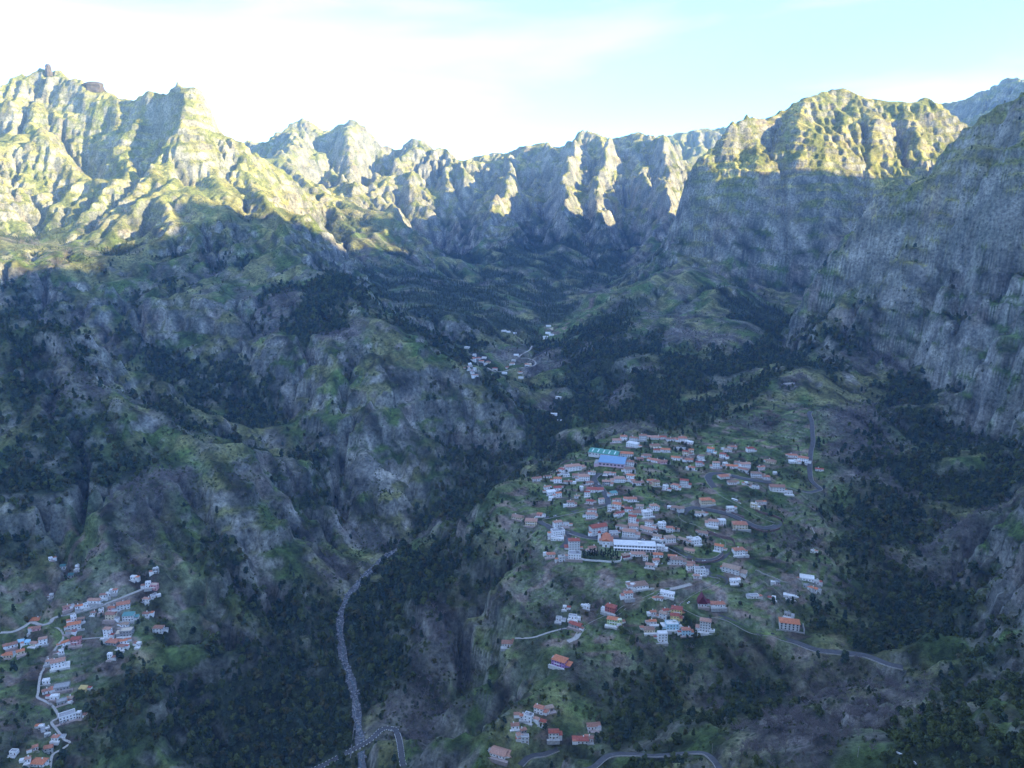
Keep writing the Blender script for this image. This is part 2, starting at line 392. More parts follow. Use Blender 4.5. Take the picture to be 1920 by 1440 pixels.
wander = 34 * steep * (1 - 0.75 * band) * (1 + 0.9 * fz)
base_w = base_at(GXX + wander * fbm(GXX, GYY, 240, 4, 61, 0.6), GYY + wander * fbm(GXX, GYY, 240, 4, 62, 0.6))
# big ribs and crags on the steep slopes, little on the benches
h0 = base_w + (3 + 52 * steep) * (1 + 0.5 * cliff) * (1 - 0.6 * band) * fbm(wx, wy, 420, 5, 11, 0.5) + 32 * steep * fbm(wx, wy, 170, 4, 21, 0.55, True) + 5 * (0.1 + steep) * fbm(GXX, GYY, 60, 2, 33)
hard = (0.03 + 0.62 * steep) * (1 - 0.88 * cliff) * (0.7 + 0.5 * perlin(GXX / 240, GYY / 240, 44))
her, FLOW = erode(h0, np.maximum(hard, 0.02))
her = her + blur(base - her, 9.0)
# the surveyed crests hold their height
for _ in range(4):
    D_, N_ = np.zeros_like(her), np.zeros_like(her)
    for x, y, z in CREST_PTS:
        i, j = int(round((x - GX0) / GS)), int(round((y - GY0) / GS))
        if 0 <= i < len(gx) and 0 <= j < len(gy): D_[i, j] += z - her[i, j]; N_[i, j] += 1
    D_, N_ = blur(D_, 2.8 - 0.5 * _), blur(N_, 2.8 - 0.5 * _)
    her = her + D_ / (N_ + 1e-4) * np.clip(N_ / 0.13, 0, 1)
H = her

# fine heights: cubic interpolation of the survey grid plus crag relief
def cubic(t):
    return (((-0.5 * t + 1.0) * t - 0.5) * t, (1.5 * t - 2.5) * t * t + 1.0, ((-1.5 * t + 2.0) * t + 0.5) * t, (0.5 * t - 0.5) * t * t)
def sample(G, x, y):
    fx = np.clip((x - GX0) / GS, 1.001, len(gx) - 3.001); fy = np.clip((y - GY0) / GS, 1.001, len(gy) - 3.001)
    i, j = fx.astype(int), fy.astype(int)
    cx, cy = cubic(fx - i), cubic(fy - j)
    out = 0
    for a in range(4):
        row = 0
        for b in range(4):
            row = row + cy[b] * G[i + a - 1, j + b - 1]
        out = out + cx[a] * row
    return out
def bil(G, x, y):
    fx = np.clip((x - GX0) / GS, 0, len(gx) - 1.001); fy = np.clip((y - GY0) / GS, 0, len(gy) - 1.001)
    i, j = fx.astype(int), fy.astype(int); u, v = fx - i, fy - j
    return G[i, j] * (1 - u) * (1 - v) + G[i + 1, j] * u * (1 - v) + G[i, j + 1] * (1 - u) * v + G[i + 1, j + 1] * u * v

SL = slope_of(H)
STEEP = blur(smooth01(SL, 0.55, 1.1), 1.0)
WALLS = blur(smooth01(SL, 0.8, 1.3), 1.5)
CALM = calm0                     # 1 where people levelled the ground
def height(x, y):
    x = np.asarray(x, float); y = np.asarray(y, float)
    z = sample(H, x, y)
    st = bil(STEEP, x, y); calm = bil(CALM, x, y)
    # crags: warped ridged relief, and ledges that follow the lava beds
    r = fbm(x, y, 46, 4, 71, 0.6, True)
    hi = smooth01(z, 420, 640)
    pl = bil(PLAIN, x, y); wl_ = bil(WALLS, x, y)
    z = z + (0.3 + st) * hi * (1 - 0.6 * pl) * (fbm(x, y, 105, 4, 75, 0.6, True) - 0.7) * 7.0
    z = z + st * (1 - 0.55 * wl_) * (r - 0.8) * 6.5 + (0.25 + st * (1 - 0.5 * wl_)) * (1 - calm) * 2.2 * fbm(x, y, 21, 3, 72, 0.55)
    bed = z / 27.0 + 0.8 * perlin(x / 180, y / 180, 73)
    f = bed - np.floor(bed)
    z = z + st * 17.0 * (smooth01(f, 0.25, 0.75) - f)
    bed2 = z / 52.0 + 0.0011 * x - 0.0006 * y + 0.5 * perlin(x / 260, y / 260, 76) + 0.12 * perlin(x / 40, y / 40, 77)
    f2 = bed2 - np.floor(bed2)
    z = z + wl_ * (1 - 0.75 * hi) * (0.5 + 0.5 * smooth01(perlin(x / 150, y / 150, 78), -0.2, 0.2)) * 30.0 * (smooth01(f2, 0.34, 0.66) - f2)
    return z
def at(px, py, y0=300.0, y1=6500.0):
    """first ground met along a bearing"""
    u, v = (px - 960) / FOCAL, (720 - py) / FOCAL
    d = CP + v * SP
    k_ray = (v * CP - SP) / d
    Y = np.geomspace(y0, y1, 1500)
    z = bil(H, Y * u / d, Y); ray = CAM_Z + Y * k_ray
    k = int(np.argmax(ray < z))
    if ray[k] >= z[k]: return None
    Y = np.linspace(Y[max(k - 6, 0)], Y[min(k + 10, 1499)], 90)
    z = height(Y * u / d, Y); ray = CAM_Z + Y * k_ray
    k = int(np.argmax(ray < z)) if (ray < z).any() else 45
    if k:
        a, b = max(ray[k - 1] - z[k - 1], 0.0), max(z[k] - ray[k], 1e-6)
        Yh = Y[k - 1] + (Y[k] - Y[k - 1]) * a / (a + b)
    else: Yh = Y[0]
    x = Yh * u / d
    return np.array([x, Yh, float(height(x, Yh))])

def mesh_from(name, co, faces, mat, smooth=True, attrs=None):
    me = bpy.data.meshes.new(name)
    nf, k = faces.shape
    me.vertices.add(len(co)); me.vertices.foreach_set('co', np.ascontiguousarray(co, dtype=np.float32).ravel())
    me.loops.add(nf * k); me.loops.foreach_set('vertex_index', np.ascontiguousarray(faces, dtype=np.int32).ravel())
    me.polygons.add(nf); me.polygons.foreach_set('loop_start', np.arange(0, nf * k, k, dtype=np.int32))
    me.polygons.foreach_set('loop_total', np.full(nf, k, dtype=np.int32))
    me.polygons.foreach_set('use_smooth', np.full(nf, smooth, dtype=bool))
    me.update(calc_edges=True)
    for an, av in (attrs or {}).items():
        at_ = me.attributes.new(an, 'FLOAT_COLOR', 'POINT')
        at_.data.foreach_set('color', np.ascontiguousarray(av, dtype=np.float32).ravel())
    if mat: me.materials.append(mat)
    return me

# ------------------------------------------------------------------ what grows where (plan masks on the survey grid)
def patch(pts, n=5, y0=300.0):
    """outline of a stand, each corner looked up on the ground, as a plan polygon"""
    out = []
    for a in range(len(pts)):
        (x0, y0_), (x1, y1_) = pts[a], pts[(a + 1) % len(pts)]
        q = at(x0, y0_, y0)
        if q is not None: out.append((q[0], q[1]))
    return out
WOODS = [
 [(0,540),(120,560),(150,690),(60,760),(0,800)], [(0,830),(130,770),(200,800),(280,870),(290,905),(200,900),(130,950),(0,1000)],
 [(170,1300),(260,1250),(350,1240),(450,1190),(540,1170),(610,1260),(655,1330),(650,1435),(180,1435)],
 [(430,1010),(500,1080),(600,1140),(610,1230),(520,1160),(440,1130)],
 [(700,1085),(790,1050),(870,1020),(935,1090),(925,1160),(860,1200),(790,1230),(730,1330),(690,1330),(665,1250),(665,1150)],
 [(800,960),(860,950),(980,880),(1040,840),(1100,830),(1060,855),(960,900),(890,960)],
 [(1540,960),(1600,900),(1680,700),(1790,690),(1820,760),(1770,900),(1745,1050),(1700,1245),(1570,1190),(1620,1060),(1560,1030)],
 [(1350,650),(1500,610),(1590,620),(1640,660),(1560,700),(1480,690),(1440,720),(1400,750),(1300,785),(1180,795),(1090,790),(1100,720),(1150,640),(1250,650)],
 [(600,490),(700,480),(830,500),(900,540),(960,580),(990,620),(900,650),(800,640),(700,600),(640,545)],
 [(900,500),(960,440),(1060,410),(1150,410),(1190,450),(1170,510),(1080,550),(1000,575),(930,545)],
 [(1390,565),(1450,548),(1570,560),(1560,600),(1480,615),(1400,600)],
 [(1110,1300),(1290,1265),(1460,1262),(1640,1275),(1460,1328),(1350,1385),(1270,1350),(1150,1400)],
 [(170,590),(330,670),(440,710),(500,750),(540,800),(450,780),(330,740),(220,680)], [(560,800),(620,830),(625,940),(580,930)],
 [(860,800),(960,800),(1000,850),(960,880),(880,870)], [(1050,640),(1130,590),(1220,540),(1180,620),(1100,690),(1060,760)],
 [(800,640),(860,650),(950,760),(1000,830),(960,800),(880,720)],
]
WOODS += [[(565,770),(620,830),(640,900),(645,1000),(605,965),(570,880)], [(805,715),(850,790),(885,870),(880,940),(850,930),(832,860),(800,780)], [(250,700),(340,760),(430,820),(400,830),(300,790)]]
BAREW = [
 [(1540,770),(1680,750),(1690,850),(1640,940),(1590,920),(1560,850)], [(1610,870),(1740,900),(1700,1010),(1630,1000)],
 [(1350,1405),(1450,1350),(1600,1308),(1760,1270),(1720,1340),(1560,1400),(1450,1435),(1250,1435)],
 [(750,1190),(870,1130),(890,1200),(830,1280),(780,1400),(720,1330)],
 [(1150,1215),(1550,1225),(1610,1262),(1300,1262),(1110,1295)], [(960,1080),(1090,1065),(1100,1140),(1010,1185),(950,1150)],
 [(1300,800),(1450,770),(1540,790),(1500,840),(1350,840)], [(1420,1010),(1500,980),(1560,1000),(1480,1060),(1400,1090)],
 [(240,880),(330,930),(300,960),(220,930)], [(600,560),(680,600),(700,650),(600,640)], [(1050,760),(1180,700),(1240,690),(1180,760)],
]
ROCKY = [[(722,728),(775,810),(840,925),(760,960),(700,1045),(640,960),(680,850)],[(880,965),(910,990),(930,1050),(905,1040)],[(330,815),(420,845),(480,920),(540,1000),(590,1060),(500,1010),(430,930)]]
TERR = [
 [(960,930),(1020,915),(1040,970),(960,980)], [(1100,1065),(1200,1065),(1190,1110),(1090,1120)],
 [(1380,1060),(1450,1060),(1580,1050),(1590,1110),(1540,1140),(1440,1150),(1370,1120)], [(110,960),(200,940),(210,1030),(90,1050)],
 [(130,1215),(250,1230),(240,1270),(120,1290)], [(290,1080),(380,1080),(370,1190),(300,1180)], [(950,1190),(1060,1195),(1040,1230),(960,1220)],
 [(1000,620),(1100,560),(1170,540),(1100,600),(1040,650)], [(60,1090),(200,1060),(260,1070),(110,1120),(0,1140)], [(1290,905),(1380,890),(1430,960),(1340,950)],
 [(1140,1190),(1190,1200),(1170,1240),(1110,1230)],
]
def mask_of(polys, soft=1.2, rag=26.0):
    m = np.zeros_like(H)
    X = GXX + rag * fbm(GXX, GYY, 90, 3, 91); Y = GYY + rag * fbm(GXX + 500, GYY, 90, 3, 92)
    for p in polys:
        q = patch(p)
        if len(q) > 2: m[inside(q, X, Y)] = 1
    return blur(m, soft)
W_MASK, B_MASK, T_MASK = mask_of(WOODS), mask_of(BAREW), mask_of(TERR, 0.8, 5.0)
W_MASK *= 0.15 + 0.85 * smooth01(fbm(GXX, GYY, 120, 4, 95, 0.6), -0.28, 0.02)
SLC = blur(slope_of(H), 1.0)
n1 = fbm(GXX, GYY, 300, 4, 101, 0.6); n2 = fbm(GXX, GYY, 210, 4, 111, 0.6)
wild = 1 - blur(calm0, 2)
low = 1 - smooth01(H, 420, 620)
hollow = np.clip((blur(H, 6) - H) / 14.0, -1, 1)                  # trees keep to hollows
W_MASK = np.clip(np.maximum(W_MASK, wild * low * smooth01(n1 + 0.45 * hollow, 0.30, 0.46) * 0.95), 0, 1) * (1 - smooth01(SLC, 1.5, 2.1))
B_MASK = np.clip(np.maximum(B_MASK, (0.35 + 0.65 * wild) * low * smooth01(n2 + 0.2 * hollow, 0.34, 0.5) * 0.8), 0, 1) * (1 - smooth01(SLC, 1.4, 1.9))
R_MASK = mask_of(ROCKY, 1.0, 14.0)
W_MASK *= 1 - R_MASK; B_MASK *= 1 - R_MASK
T_MASK = np.clip(np.maximum(T_MASK, 0.9 * calm0 * smooth01(fbm(GXX, GYY, 110, 2, 97), -0.05, 0.12)), 0, 1)
W_MASK *= 1 - T_MASK
B_MASK *= (1 - T_MASK) * (1 - W_MASK)

def project(x, y, z):
    dz = z - CAM_Z
    f = y * CP - dz * SP; up = y * SP + dz * CP
    return 960 + FOCAL * x / f, 720 - FOCAL * up / f

# ------------------------------------------------------------------ materials
MATS = {}
def new_mat(name):
    m = bpy.data.materials.new(name); m.use_nodes = True
    MATS[name] = m
    nt = m.node_tree
    return m, nt.nodes, nt.links, nt.nodes['Principled BSDF']
def ground_mat():
    m, n, l, b = new_mat('ground_cover')
    b.inputs['Roughness'].default_value = 0.95
    b.inputs['Specular IOR Level'].default_value = 0.15
    a = n.new('ShaderNodeAttribute'); a.attribute_name = 'cover'
    tc = n.new('ShaderNodeTexCoord')
    def noise(scale, det, rough=0.6):
        t = n.new('ShaderNodeTexNoise'); t.inputs['Scale'].default_value = scale; t.inputs['Detail'].default_value = det; t.inputs['Roughness'].default_value = rough
        l.new(tc.outputs['Object'], t.inputs['Vector']); return t
    f1 = noise(0.15, 6, 0.75); f2 = noise(0.021, 4)
    mr = n.new('ShaderNodeMapRange'); mr.inputs[1].default_value = 0.30; mr.inputs[2].default_value = 0.70; mr.inputs[3].default_value = 0.3; mr.inputs[4].default_value = 1.95
    l.new(f1.outputs['Fac'], mr.inputs[0])
    mu = n.new('ShaderNodeMix'); mu.data_type = 'RGBA'; mu.blend_type = 'MULTIPLY'; mu.inputs['Factor'].default_value = 1
    cv = n.new('ShaderNodeCombineColor')
    for k in ('Red', 'Green', 'Blue'): l.new(mr.outputs[0], cv.inputs[k])
    l.new(a.outputs['Color'], mu.inputs['A']); l.new(cv.outputs[0], mu.inputs['B'])
    # scattered low shrubs where the cover carries them (alpha)
    vo = n.new('ShaderNodeTexVoronoi'); vo.inputs['Scale'].default_value = 0.16; l.new(tc.outputs['Object'], vo.inputs['Vector'])
    r = n.new('ShaderNodeMapRange'); r.inputs[1].default_value = 0.18; r.inputs[2].default_value = 0.42; r.inputs[3].default_value = 1; r.inputs[4].default_value = 0
    l.new(vo.outputs['Distance'], r.inputs[0])
    cl = n.new('ShaderNodeMapRange'); cl.inputs[1].default_value = 0.45; cl.inputs[2].default_value = 0.6
    l.new(f2.outputs['Fac'], cl.inputs[0])
    p = n.new('ShaderNodeMath'); p.operation = 'MULTIPLY'; l.new(r.outputs[0], p.inputs[0]); l.new(cl.outputs[0], p.inputs[1])
    p2 = n.new('ShaderNodeMath'); p2.operation = 'MULTIPLY'; l.new(p.outputs[0], p2.inputs[0]); l.new(a.outputs['Alpha'], p2.inputs[1])
    mx = n.new('ShaderNodeMix'); mx.data_type = 'RGBA'; mx.inputs['B'].default_value = (0.035, 0.05, 0.022, 1)
    l.new(p2.outputs[0], mx.inputs['Factor']); l.new(mu.outputs['Result'], mx.inputs['A'])
    l.new(mx.outputs['Result'], b.inputs['Base Color'])
    bp = n.new('ShaderNodeBump'); bp.inputs['Strength'].default_value = 0.9; bp.inputs['Distance'].default_value = 5.0
    l.new(f1.outputs['Fac'], bp.inputs['Height']); l.new(bp.outputs['Normal'], b.inputs['Normal'])
    return m
GROUND_MAT = ground_mat()

def cover_colour(x, y, z, s):
    """albedo of the ground by land cover; alpha = how much low shrub it carries"""
    def mix(a, b, t): return a + (b - a) * t[..., None]
    c3 = lambda *v: np.array(v) * np.ones(x.shape + (3,))
    na = fbm(x, y, 140, 4, 121, 0.6); nb = fbm(x, y, 60, 4, 131, 0.6); nc = fbm(x, y, 380, 3, 141)
    green, olive, dry = c3(0.055, 0.085, 0.025), c3(0.115, 0.118, 0.05), c3(0.30, 0.27, 0.085)
    col = mix(green, olive, smooth01(na, -0.25, 0.35))
    high = smooth01(z, 380, 650)
    col = mix(col, dry, np.clip(smooth01(nb + 0.5 * nc, 0.05, 0.6) * (0.10 + 0.75 * high) + 0.3 * high, 0, 1))
    brush = c3(0.105, 0.098, 0.088)
    col = mix(col, brush, (1 - high) * smooth01(nb - na * 0.6, 0.1, 0.5) * 0.75)
    rock = mix(c3(0.125, 0.128, 0.115), c3(0.24, 0.235, 0.205), smooth01(fbm(x, y * 0.6 + z, 55, 3, 151), -0.3, 0.4))
    red = c3(0.17, 0.125, 0.10)
    rock = mix(rock, red, smooth01(perlin(x / 160, z / 45, 161) + 0.4 * nb, 0.3, 0.65) * 0.4)
    ledge = perlin((x + .6 * y) / 70, z / 16.0, 191) + 0.6 * perlin((x - .6 * y) / 26, z / 9.0, 192)
    rf = smooth01(s + 0.8 * nb + 0.4 * na + 0.9 * ledge - 0.25 * high + 0.55 * smooth01(y, 3200, 3500), 1.25, 2.4) * 0.85
    rf = np.maximum(rf, bil(R_MASK, x, y) * smooth01(nb + 0.6 * ledge, -0.35, 0.15) * 0.9)
    col = mix(col, rock, rf)
    w = bil(W_MASK, x, y); bm = bil(B_MASK, x, y); t = bil(T_MASK, x, y); cm = bil(CALM, x, y)
    col = mix(col, c3(0.035, 0.045, 0.025), np.clip(w * 1.1, 0, 1) * (1 - 0.6 * rf))
    col = mix(col, c3(0.115, 0.102, 0.098), bm * 0.85 * (1 - 0.6 * rf))
    # worked plots on the benches: soil, grass, vegetables
    pl = perlin(x / 26, y / 17, 171); p2 = perlin(x / 38 + 9, y / 22, 172)
    plots = mix(c3(0.088, 0.118, 0.042), c3(0.15, 0.115, 0.09), smooth01(pl, 0.05, 0.25))
    plots = mix(plots, c3(0.055, 0.085, 0.03), smooth01(p2, 0.1, 0.3))
    col = mix(col, plots, np.clip(cm * 0.7 + t, 0, 1) * (1 - w) * (1 - bm * 0.7))
    qz = z / 3.2 + 0.35 * perlin(x / 50, y / 50, 181); fq = qz - np.floor(qz)
    riser = t * cm * smooth01(s, 0.36, 0.62)
    col = mix(col, c3(0.18, 0.165, 0.15), np.clip(riser, 0, 1) * 0.7)
    shrub = (1 - rf * 0.55) * (1 - 0.8 * t) * (1 - 0.7 * cm)
    mid = fbm(0.7 * (x + y), 1.2 * z + 0.5 * (x - y), 34, 3, 195, 0.65)
    col = col * (1.0 * (1 + (0.8 - 0.45 * high) * np.clip(mid, -0.9, 0.9)))[..., None]
    return np.concatenate([col, shrub[..., None]], -1)

# ------------------------------------------------------------------ the ground itself
def terrace_step(x, y, z):
    t = bil(T_MASK, x, y)
    q = z / 3.2 + 0.35 * perlin(x / 50, y / 50, 181)
    f = q - np.floor(q)
    return z + t * 3.2 * (smooth01(f, 0.34, 0.66) - f)
_height0 = height
def height(x, y):
    x = np.asarray(x, float); y = np.asarray(y, float)
    return terrace_step(x, y, _height0(x, y))


# ------------------------------------------------------------------ houses, row by row: x, y of the front foot, facade width, storeys, wall, roof
# wall: w white, c cream, y yellow, p pink, b pale blue, g grey, v violet, n green, r red    roof: o orange tile, t brown tile, s steep maroon, f flat white, k flat grey, q flat teal, z flat sky blue, h beige flat, i yellow flat
def frame(x0, y0, sc, rows):
    return [(x0 + a / sc, y0 + b / sc, c / sc, d, e, f) for a, b, c, d, e, f in rows]
A_ = lambda *r: frame(940, 780, 5.142, r)
B_ = lambda *r: frame(1240, 780, 5.142, r)
C_ = lambda *r: frame(940, 940, 5.142, r)
D_ = lambda *r: frame(1260, 960, 5.142, r)
E_ = lambda *r: frame(860, 1160, 5.142, r)
L_ = lambda *r: frame(0, 1040, 6.26, r)
M_ = lambda *r: frame(0, 1200, 6.0, r)
F_ = lambda *r: frame(560, 560, 2.88, r)
ROWS = [
 ('in the top row above the green hall', A_((1115,255,95,1,'w','o'),(1180,235,75,2,'w','o'),(1265,262,80,3,'w','o'),(1365,242,80,3,'w','o'),(1490,228,105,1,'w','o'),(1560,222,75,1,'w','o'),(1632,240,80,1,'w','o'),(1750,252,90,2,'w','o'),(1815,268,60,1,'w','f'))),
 ('just below the top village row', A_((1255,302,130,2,'w','f'),(1490,302,105,1,'c','o'),(1500,348,70,1,'w','o'),(1595,345,70,1,'w','o'),(1715,332,70,1,'w','k'),(1772,378,65,2,'c','o'),(1832,362,50,2,'c','o'))),
 ('right of the blue hall', A_((1230,482,90,2,'w','o'),(1340,432,70,1,'p','o'),(1410,404,80,1,'w','o'),(1472,446,100,1,'w','o'),(1572,458,80,1,'p','o'),(1690,424,70,1,'w','o'),(1812,444,80,1,'w','o'),(1245,552,110,2,'w','t'),(1832,518,70,1,'w','o'))),
 ('left of the blue hall', A_((338,624,80,1,'w','o'),(465,600,45,1,'w','o'),(575,552,60,2,'w','o'),(700,524,175,2,'w','o'),(620,584,95,1,'w','k'),(720,594,80,1,'w','o'))),
 ('below the blue hall', A_((905,566,60,1,'w','t'),(1012,570,62,1,'w','o'),(1082,570,52,1,'w','o'),(1012,674,90,2,'g','o'),(1145,644,115,2,'w','o'),(1236,594,70,1,'w','o'))),
 ('in the left quarter beside terraced green field', A_((440,704,60,1,'w','o'),(545,644,85,2,'w','o'),(545,714,80,1,'w','o'),(490,754,100,1,'w','f'),(556,784,60,2,'w','o'),(480,808,50,1,'w','f'),(655,655,70,1,'w','o'),(670,874,80,2,'w','o'))),
 ('left of the curving upper road', A_((800,624,120,2,'w','o'),(856,664,80,1,'w','o'),(770,724,40,2,'w','f'),(882,732,135,1,'w','o'),(830,774,60,2,'w','o'),(735,794,60,1,'w','t'),(850,844,80,1,'w','o'),(970,842,60,2,'w','o'))),
 ('right of the curving upper road', A_((1266,640,50,1,'w','o'),(1340,664,90,1,'w','o'),(1440,644,70,1,'w','o'),(1495,674,80,2,'c','o'),(1580,714,60,2,'w','f'),(1670,704,70,2,'w','o'),(1760,684,90,3,'w','o'),(1090,764,80,1,'w','q'),(1122,824,60,1,'w','o'),(1262,824,105,1,'w','o'))),
 ('beside the lower bend of upper road', A_((145,1000,120,1,'c','t'),(285,1072,130,2,'c','o'),(370,984,60,1,'p','o'),(550,1068,90,2,'w','o'),(622,1062,60,1,'w','k'),(862,992,95,2,'w','o'),(886,930,68,1,'w','o'))),
 ('in the middle row of the village', A_((1045,912,40,2,'w','k'),(1105,894,90,2,'w','o'),(1146,958,70,1,'w','o'),(1232,924,80,1,'w','o'),(1312,958,100,1,'w','o'),(1416,974,105,2,'w','f'),(1332,894,80,1,'w','t'),(1475,908,80,2,'w','o'),(1702,924,105,1,'w','t'))),
 ('in the row above the village square', A_((1170,1092,105,1,'w','t'),(1260,1034,80,3,'w','o'),(1276,1112,100,2,'w','o'),(1416,1068,80,2,'w','t'),(1552,1078,80,2,'w','f'),(1408,1124,110,1,'w','o'),(1500,1184,90,1,'w','t'),(1622,1124,70,2,'w','o'),(1692,1114,50,1,'w','o'))),
 ('around the village square', A_((565,1152,140,2,'w','k'),(540,1200,140,1,'w','f'),(950,1162,180,3,'w','o'),(1085,1154,95,1,'w','k'),(1226,1184,140,2,'w','o'),(704,1296,122,4,'w','o'),(886,1294,82,1,'c','o'))),
 ('right of the long white arcade building', A_((1636,1224,110,2,'w','t'),(1750,1214,80,1,'w','t'),(1832,1224,60,2,'w','f'),(1530,1304,88,2,'w','f'),(1512,1364,100,1,'w','o'),(1822,1324,80,1,'c','o'),(1632,1374,55,1,'p','o'),(1495,1414,70,1,'w','o'),(1692,1434,120,2,'w','t'))),
 ('below the village square', A_((480,1358,92,1,'w','o'),(586,1404,70,2,'w','k'),(706,1390,140,2,'w','k'),(1210,1368,80,1,'r','t'),(1340,1346,110,1,'w','o'),(1386,1400,50,2,'w','t'))),
 ('behind the upper hairpin road', B_((470,352,72,2,'b','o'),(640,342,80,1,'w','t'),(700,322,60,1,'w','o'),(866,350,80,2,'w','o'),(586,404,65,2,'w','o'),(390,424,60,2,'w','t'),(366,486,65,2,'w','o'),(530,508,75,3,'w','o'),(610,474,50,1,'w','f'))),
 ('right of upper hairpin, above the side road', B_((666,504,90,1,'w','o'),(740,474,90,1,'w','t'),(816,504,105,2,'w','o'),(790,536,80,1,'w','o'),(916,594,105,2,'w','t'),(1010,608,80,1,'w','o'),(960,514,60,1,'w','o'),(1050,460,100,1,'c','t'),(1096,564,40,1,'w','f'))),
 ('at the right end of the village', B_((1270,404,90,1,'w','o'),(1360,446,105,2,'w','o'),(1280,464,88,1,'w','f'),(1512,534,60,1,'w','o'),(1120,728,150,2,'w','o'),(1226,758,80,1,'w','k'))),
 ('between the hairpin road and side road', B_((616,610,110,1,'w','o'),(686,660,90,1,'w','t'),(820,662,34,1,'w','f'),(910,704,70,1,'w','k'),(886,892,72,2,'c','f'),(950,856,70,1,'w','t'))),
 ('inside the big hairpin bends', B_((436,854,120,2,'c','o'),(390,958,82,1,'w','t'),(500,1062,100,2,'w','o'),(586,1054,80,2,'w','f'),(672,908,80,1,'w','f'),(762,1094,150,2,'c','o'),(550,1298,90,2,'w','o'),(756,1344,118,2,'w','o'),(396,1154,110,1,'w','t'),(322,1238,110,2,'w','f'))),
 ('near the red wall junction', D_((180,550,80,2,'w','o'),(272,604,110,2,'w','k'),(236,642,60,1,'w','o'),(560,594,180,2,'w','t'),(602,694,80,1,'w','f'))),
 ('above the lower village lane', C_((1430,640,90,1,'w','o'),(1822,664,60,2,'w','o'),(1340,846,165,1,'w','t'),(1280,826,50,1,'w','f'),(1230,936,90,2,'w','o'),(1520,960,80,1,'w','o'),(1612,910,110,1,'w','f'))),
 ('along the lower village lane', C_((1042,1088,110,2,'r','o'),(1066,1196,110,2,'n','o'),(1138,1196,60,2,'n','f'),(686,1136,85,1,'w','k'),(742,1242,105,1,'g','o'),(55,1400,110,1,'w','o'),(820,1034,60,1,'w','f'),(610,1044,40,1,'w','f'),(552,1154,60,1,'w','k'))),
 ('in the tight cluster below the lane', C_((1692,1096,110,2,'y','o'),(1672,1156,90,2,'y','o'),(1466,1096,60,1,'w','o'),(1552,1136,80,2,'w','t'),(1586,1080,60,1,'w','o'),(1430,1266,110,1,'c','t'),(1556,1360,100,3,'w','f'),(1650,1246,130,2,'b','f'),(1786,1296,90,2,'b','o'),(1466,1186,70,1,'w','o'))),
 ('beside the road below the village', D_((272,886,92,1,'w','s'),(462,916,110,1,'w','o'),(316,1160,110,4,'w','o'))),
 ('among the small green fields', D_((1300,666,140,1,'w','f'),(1366,764,60,1,'w','o'),(1392,694,60,1,'w','f'),(1290,734,60,1,'g','k'),(800,836,90,1,'w','k'),(1140,838,80,1,'w','f'),(980,852,40,1,'w','f'),(1016,710,50,1,'g','k'),(1110,1004,60,1,'g','k'),(1350,395,36,1,'w','f'))),
 ('in the lower hamlet', E_((766,920,100,2,'w','o'),(662,996,90,2,'w','k'),(618,968,60,1,'w','o'),(546,1066,80,1,'w','o'),(630,1136,60,2,'g','o'),(640,1206,80,2,'w','k'),(880,894,90,1,'g','t'),(806,1024,60,1,'c','o'),(932,1206,100,2,'w','o'),(1290,1070,100,1,'w','o'),(1196,1216,120,1,'w','o'),(1272,1186,50,1,'w','o'),(372,1370,165,1,'w','o'))),
 ('on the slope above the hamlet', E_((956,474,150,2,'v','o'),)),
 ('at the left edge of left village', L_((410,806,140,1,'w','o'),(450,876,100,1,'p','o'),(376,914,60,1,'w','t'),(150,1096,120,1,'w','o'),(240,1056,80,1,'b','z'),(318,1062,60,1,'b','z'),(396,1076,90,1,'c','o'),(506,1056,95,2,'w','o'),(110,1216,140,1,'c','o'),(246,1170,90,1,'c','o'))),
 ('in the upper row of left village', L_((790,646,90,1,'p','o'),(912,642,60,1,'w','o'),(1010,625,60,1,'w','k'),(1116,600,130,1,'w','o'),(1210,516,80,1,'w','o'),(1272,486,70,1,'w','f'),(1346,446,60,1,'w','o'),(1560,292,80,1,'w','f'))),
 ('in the middle of left village', L_((870,786,70,2,'w','f'),(950,786,90,1,'g','t'),(1090,706,60,1,'w','o'),(1310,656,90,1,'p','o'),(1452,648,165,2,'w','o'),(1290,766,130,2,'c','o'),(1500,786,150,2,'w','q'),(1462,846,110,1,'w','t'),(872,888,160,2,'w','o'),(800,936,70,1,'w','t'),(1190,690,60,1,'w','k'))),
 ('at the right side of left village', L_((1710,556,100,1,'w','o'),(1806,426,100,2,'p','h'),(1730,386,70,2,'w','f'),(1710,726,90,1,'w','o'),(1850,925,140,2,'w','o'),(1830,234,80,2,'g','f'),(1815,510,90,1,'w','k'))),
 ('in the lower row of left village', L_((772,1056,90,1,'w','o'),(896,1056,120,2,'p','o'),(1256,966,100,3,'w','o'),(1480,966,160,2,'g','h'),(1450,1046,90,1,'w','o'),(1412,1110,100,1,'w','o'),(1300,1066,160,1,'g','o'),(1622,1074,50,1,'w','f'),(1290,1236,60,2,'w','f'))),
 ('on terraces above left village', L_((840,306,80,1,'w','q'),(740,196,70,1,'w','q'),(602,506,50,1,'w','f'),(910,196,40,1,'w','f'),(600,70,45,1,'w','f'))),
 ('beside the pale path, left', L_((682,1326,165,2,'w','o'),(562,1306,80,1,'w','o'),(722,1160,60,1,'w','f'))),
 ('along the winding path, lower left', M_((515,490,80,1,'w','f'),(690,572,180,1,'g','k'),(526,614,90,1,'w','o'),(606,670,100,1,'w','f'),(702,726,120,1,'g','k'),(790,686,60,1,'g','t'),(926,584,90,1,'y','i'),(766,914,185,2,'w','k'),(886,884,50,2,'w','f'))),
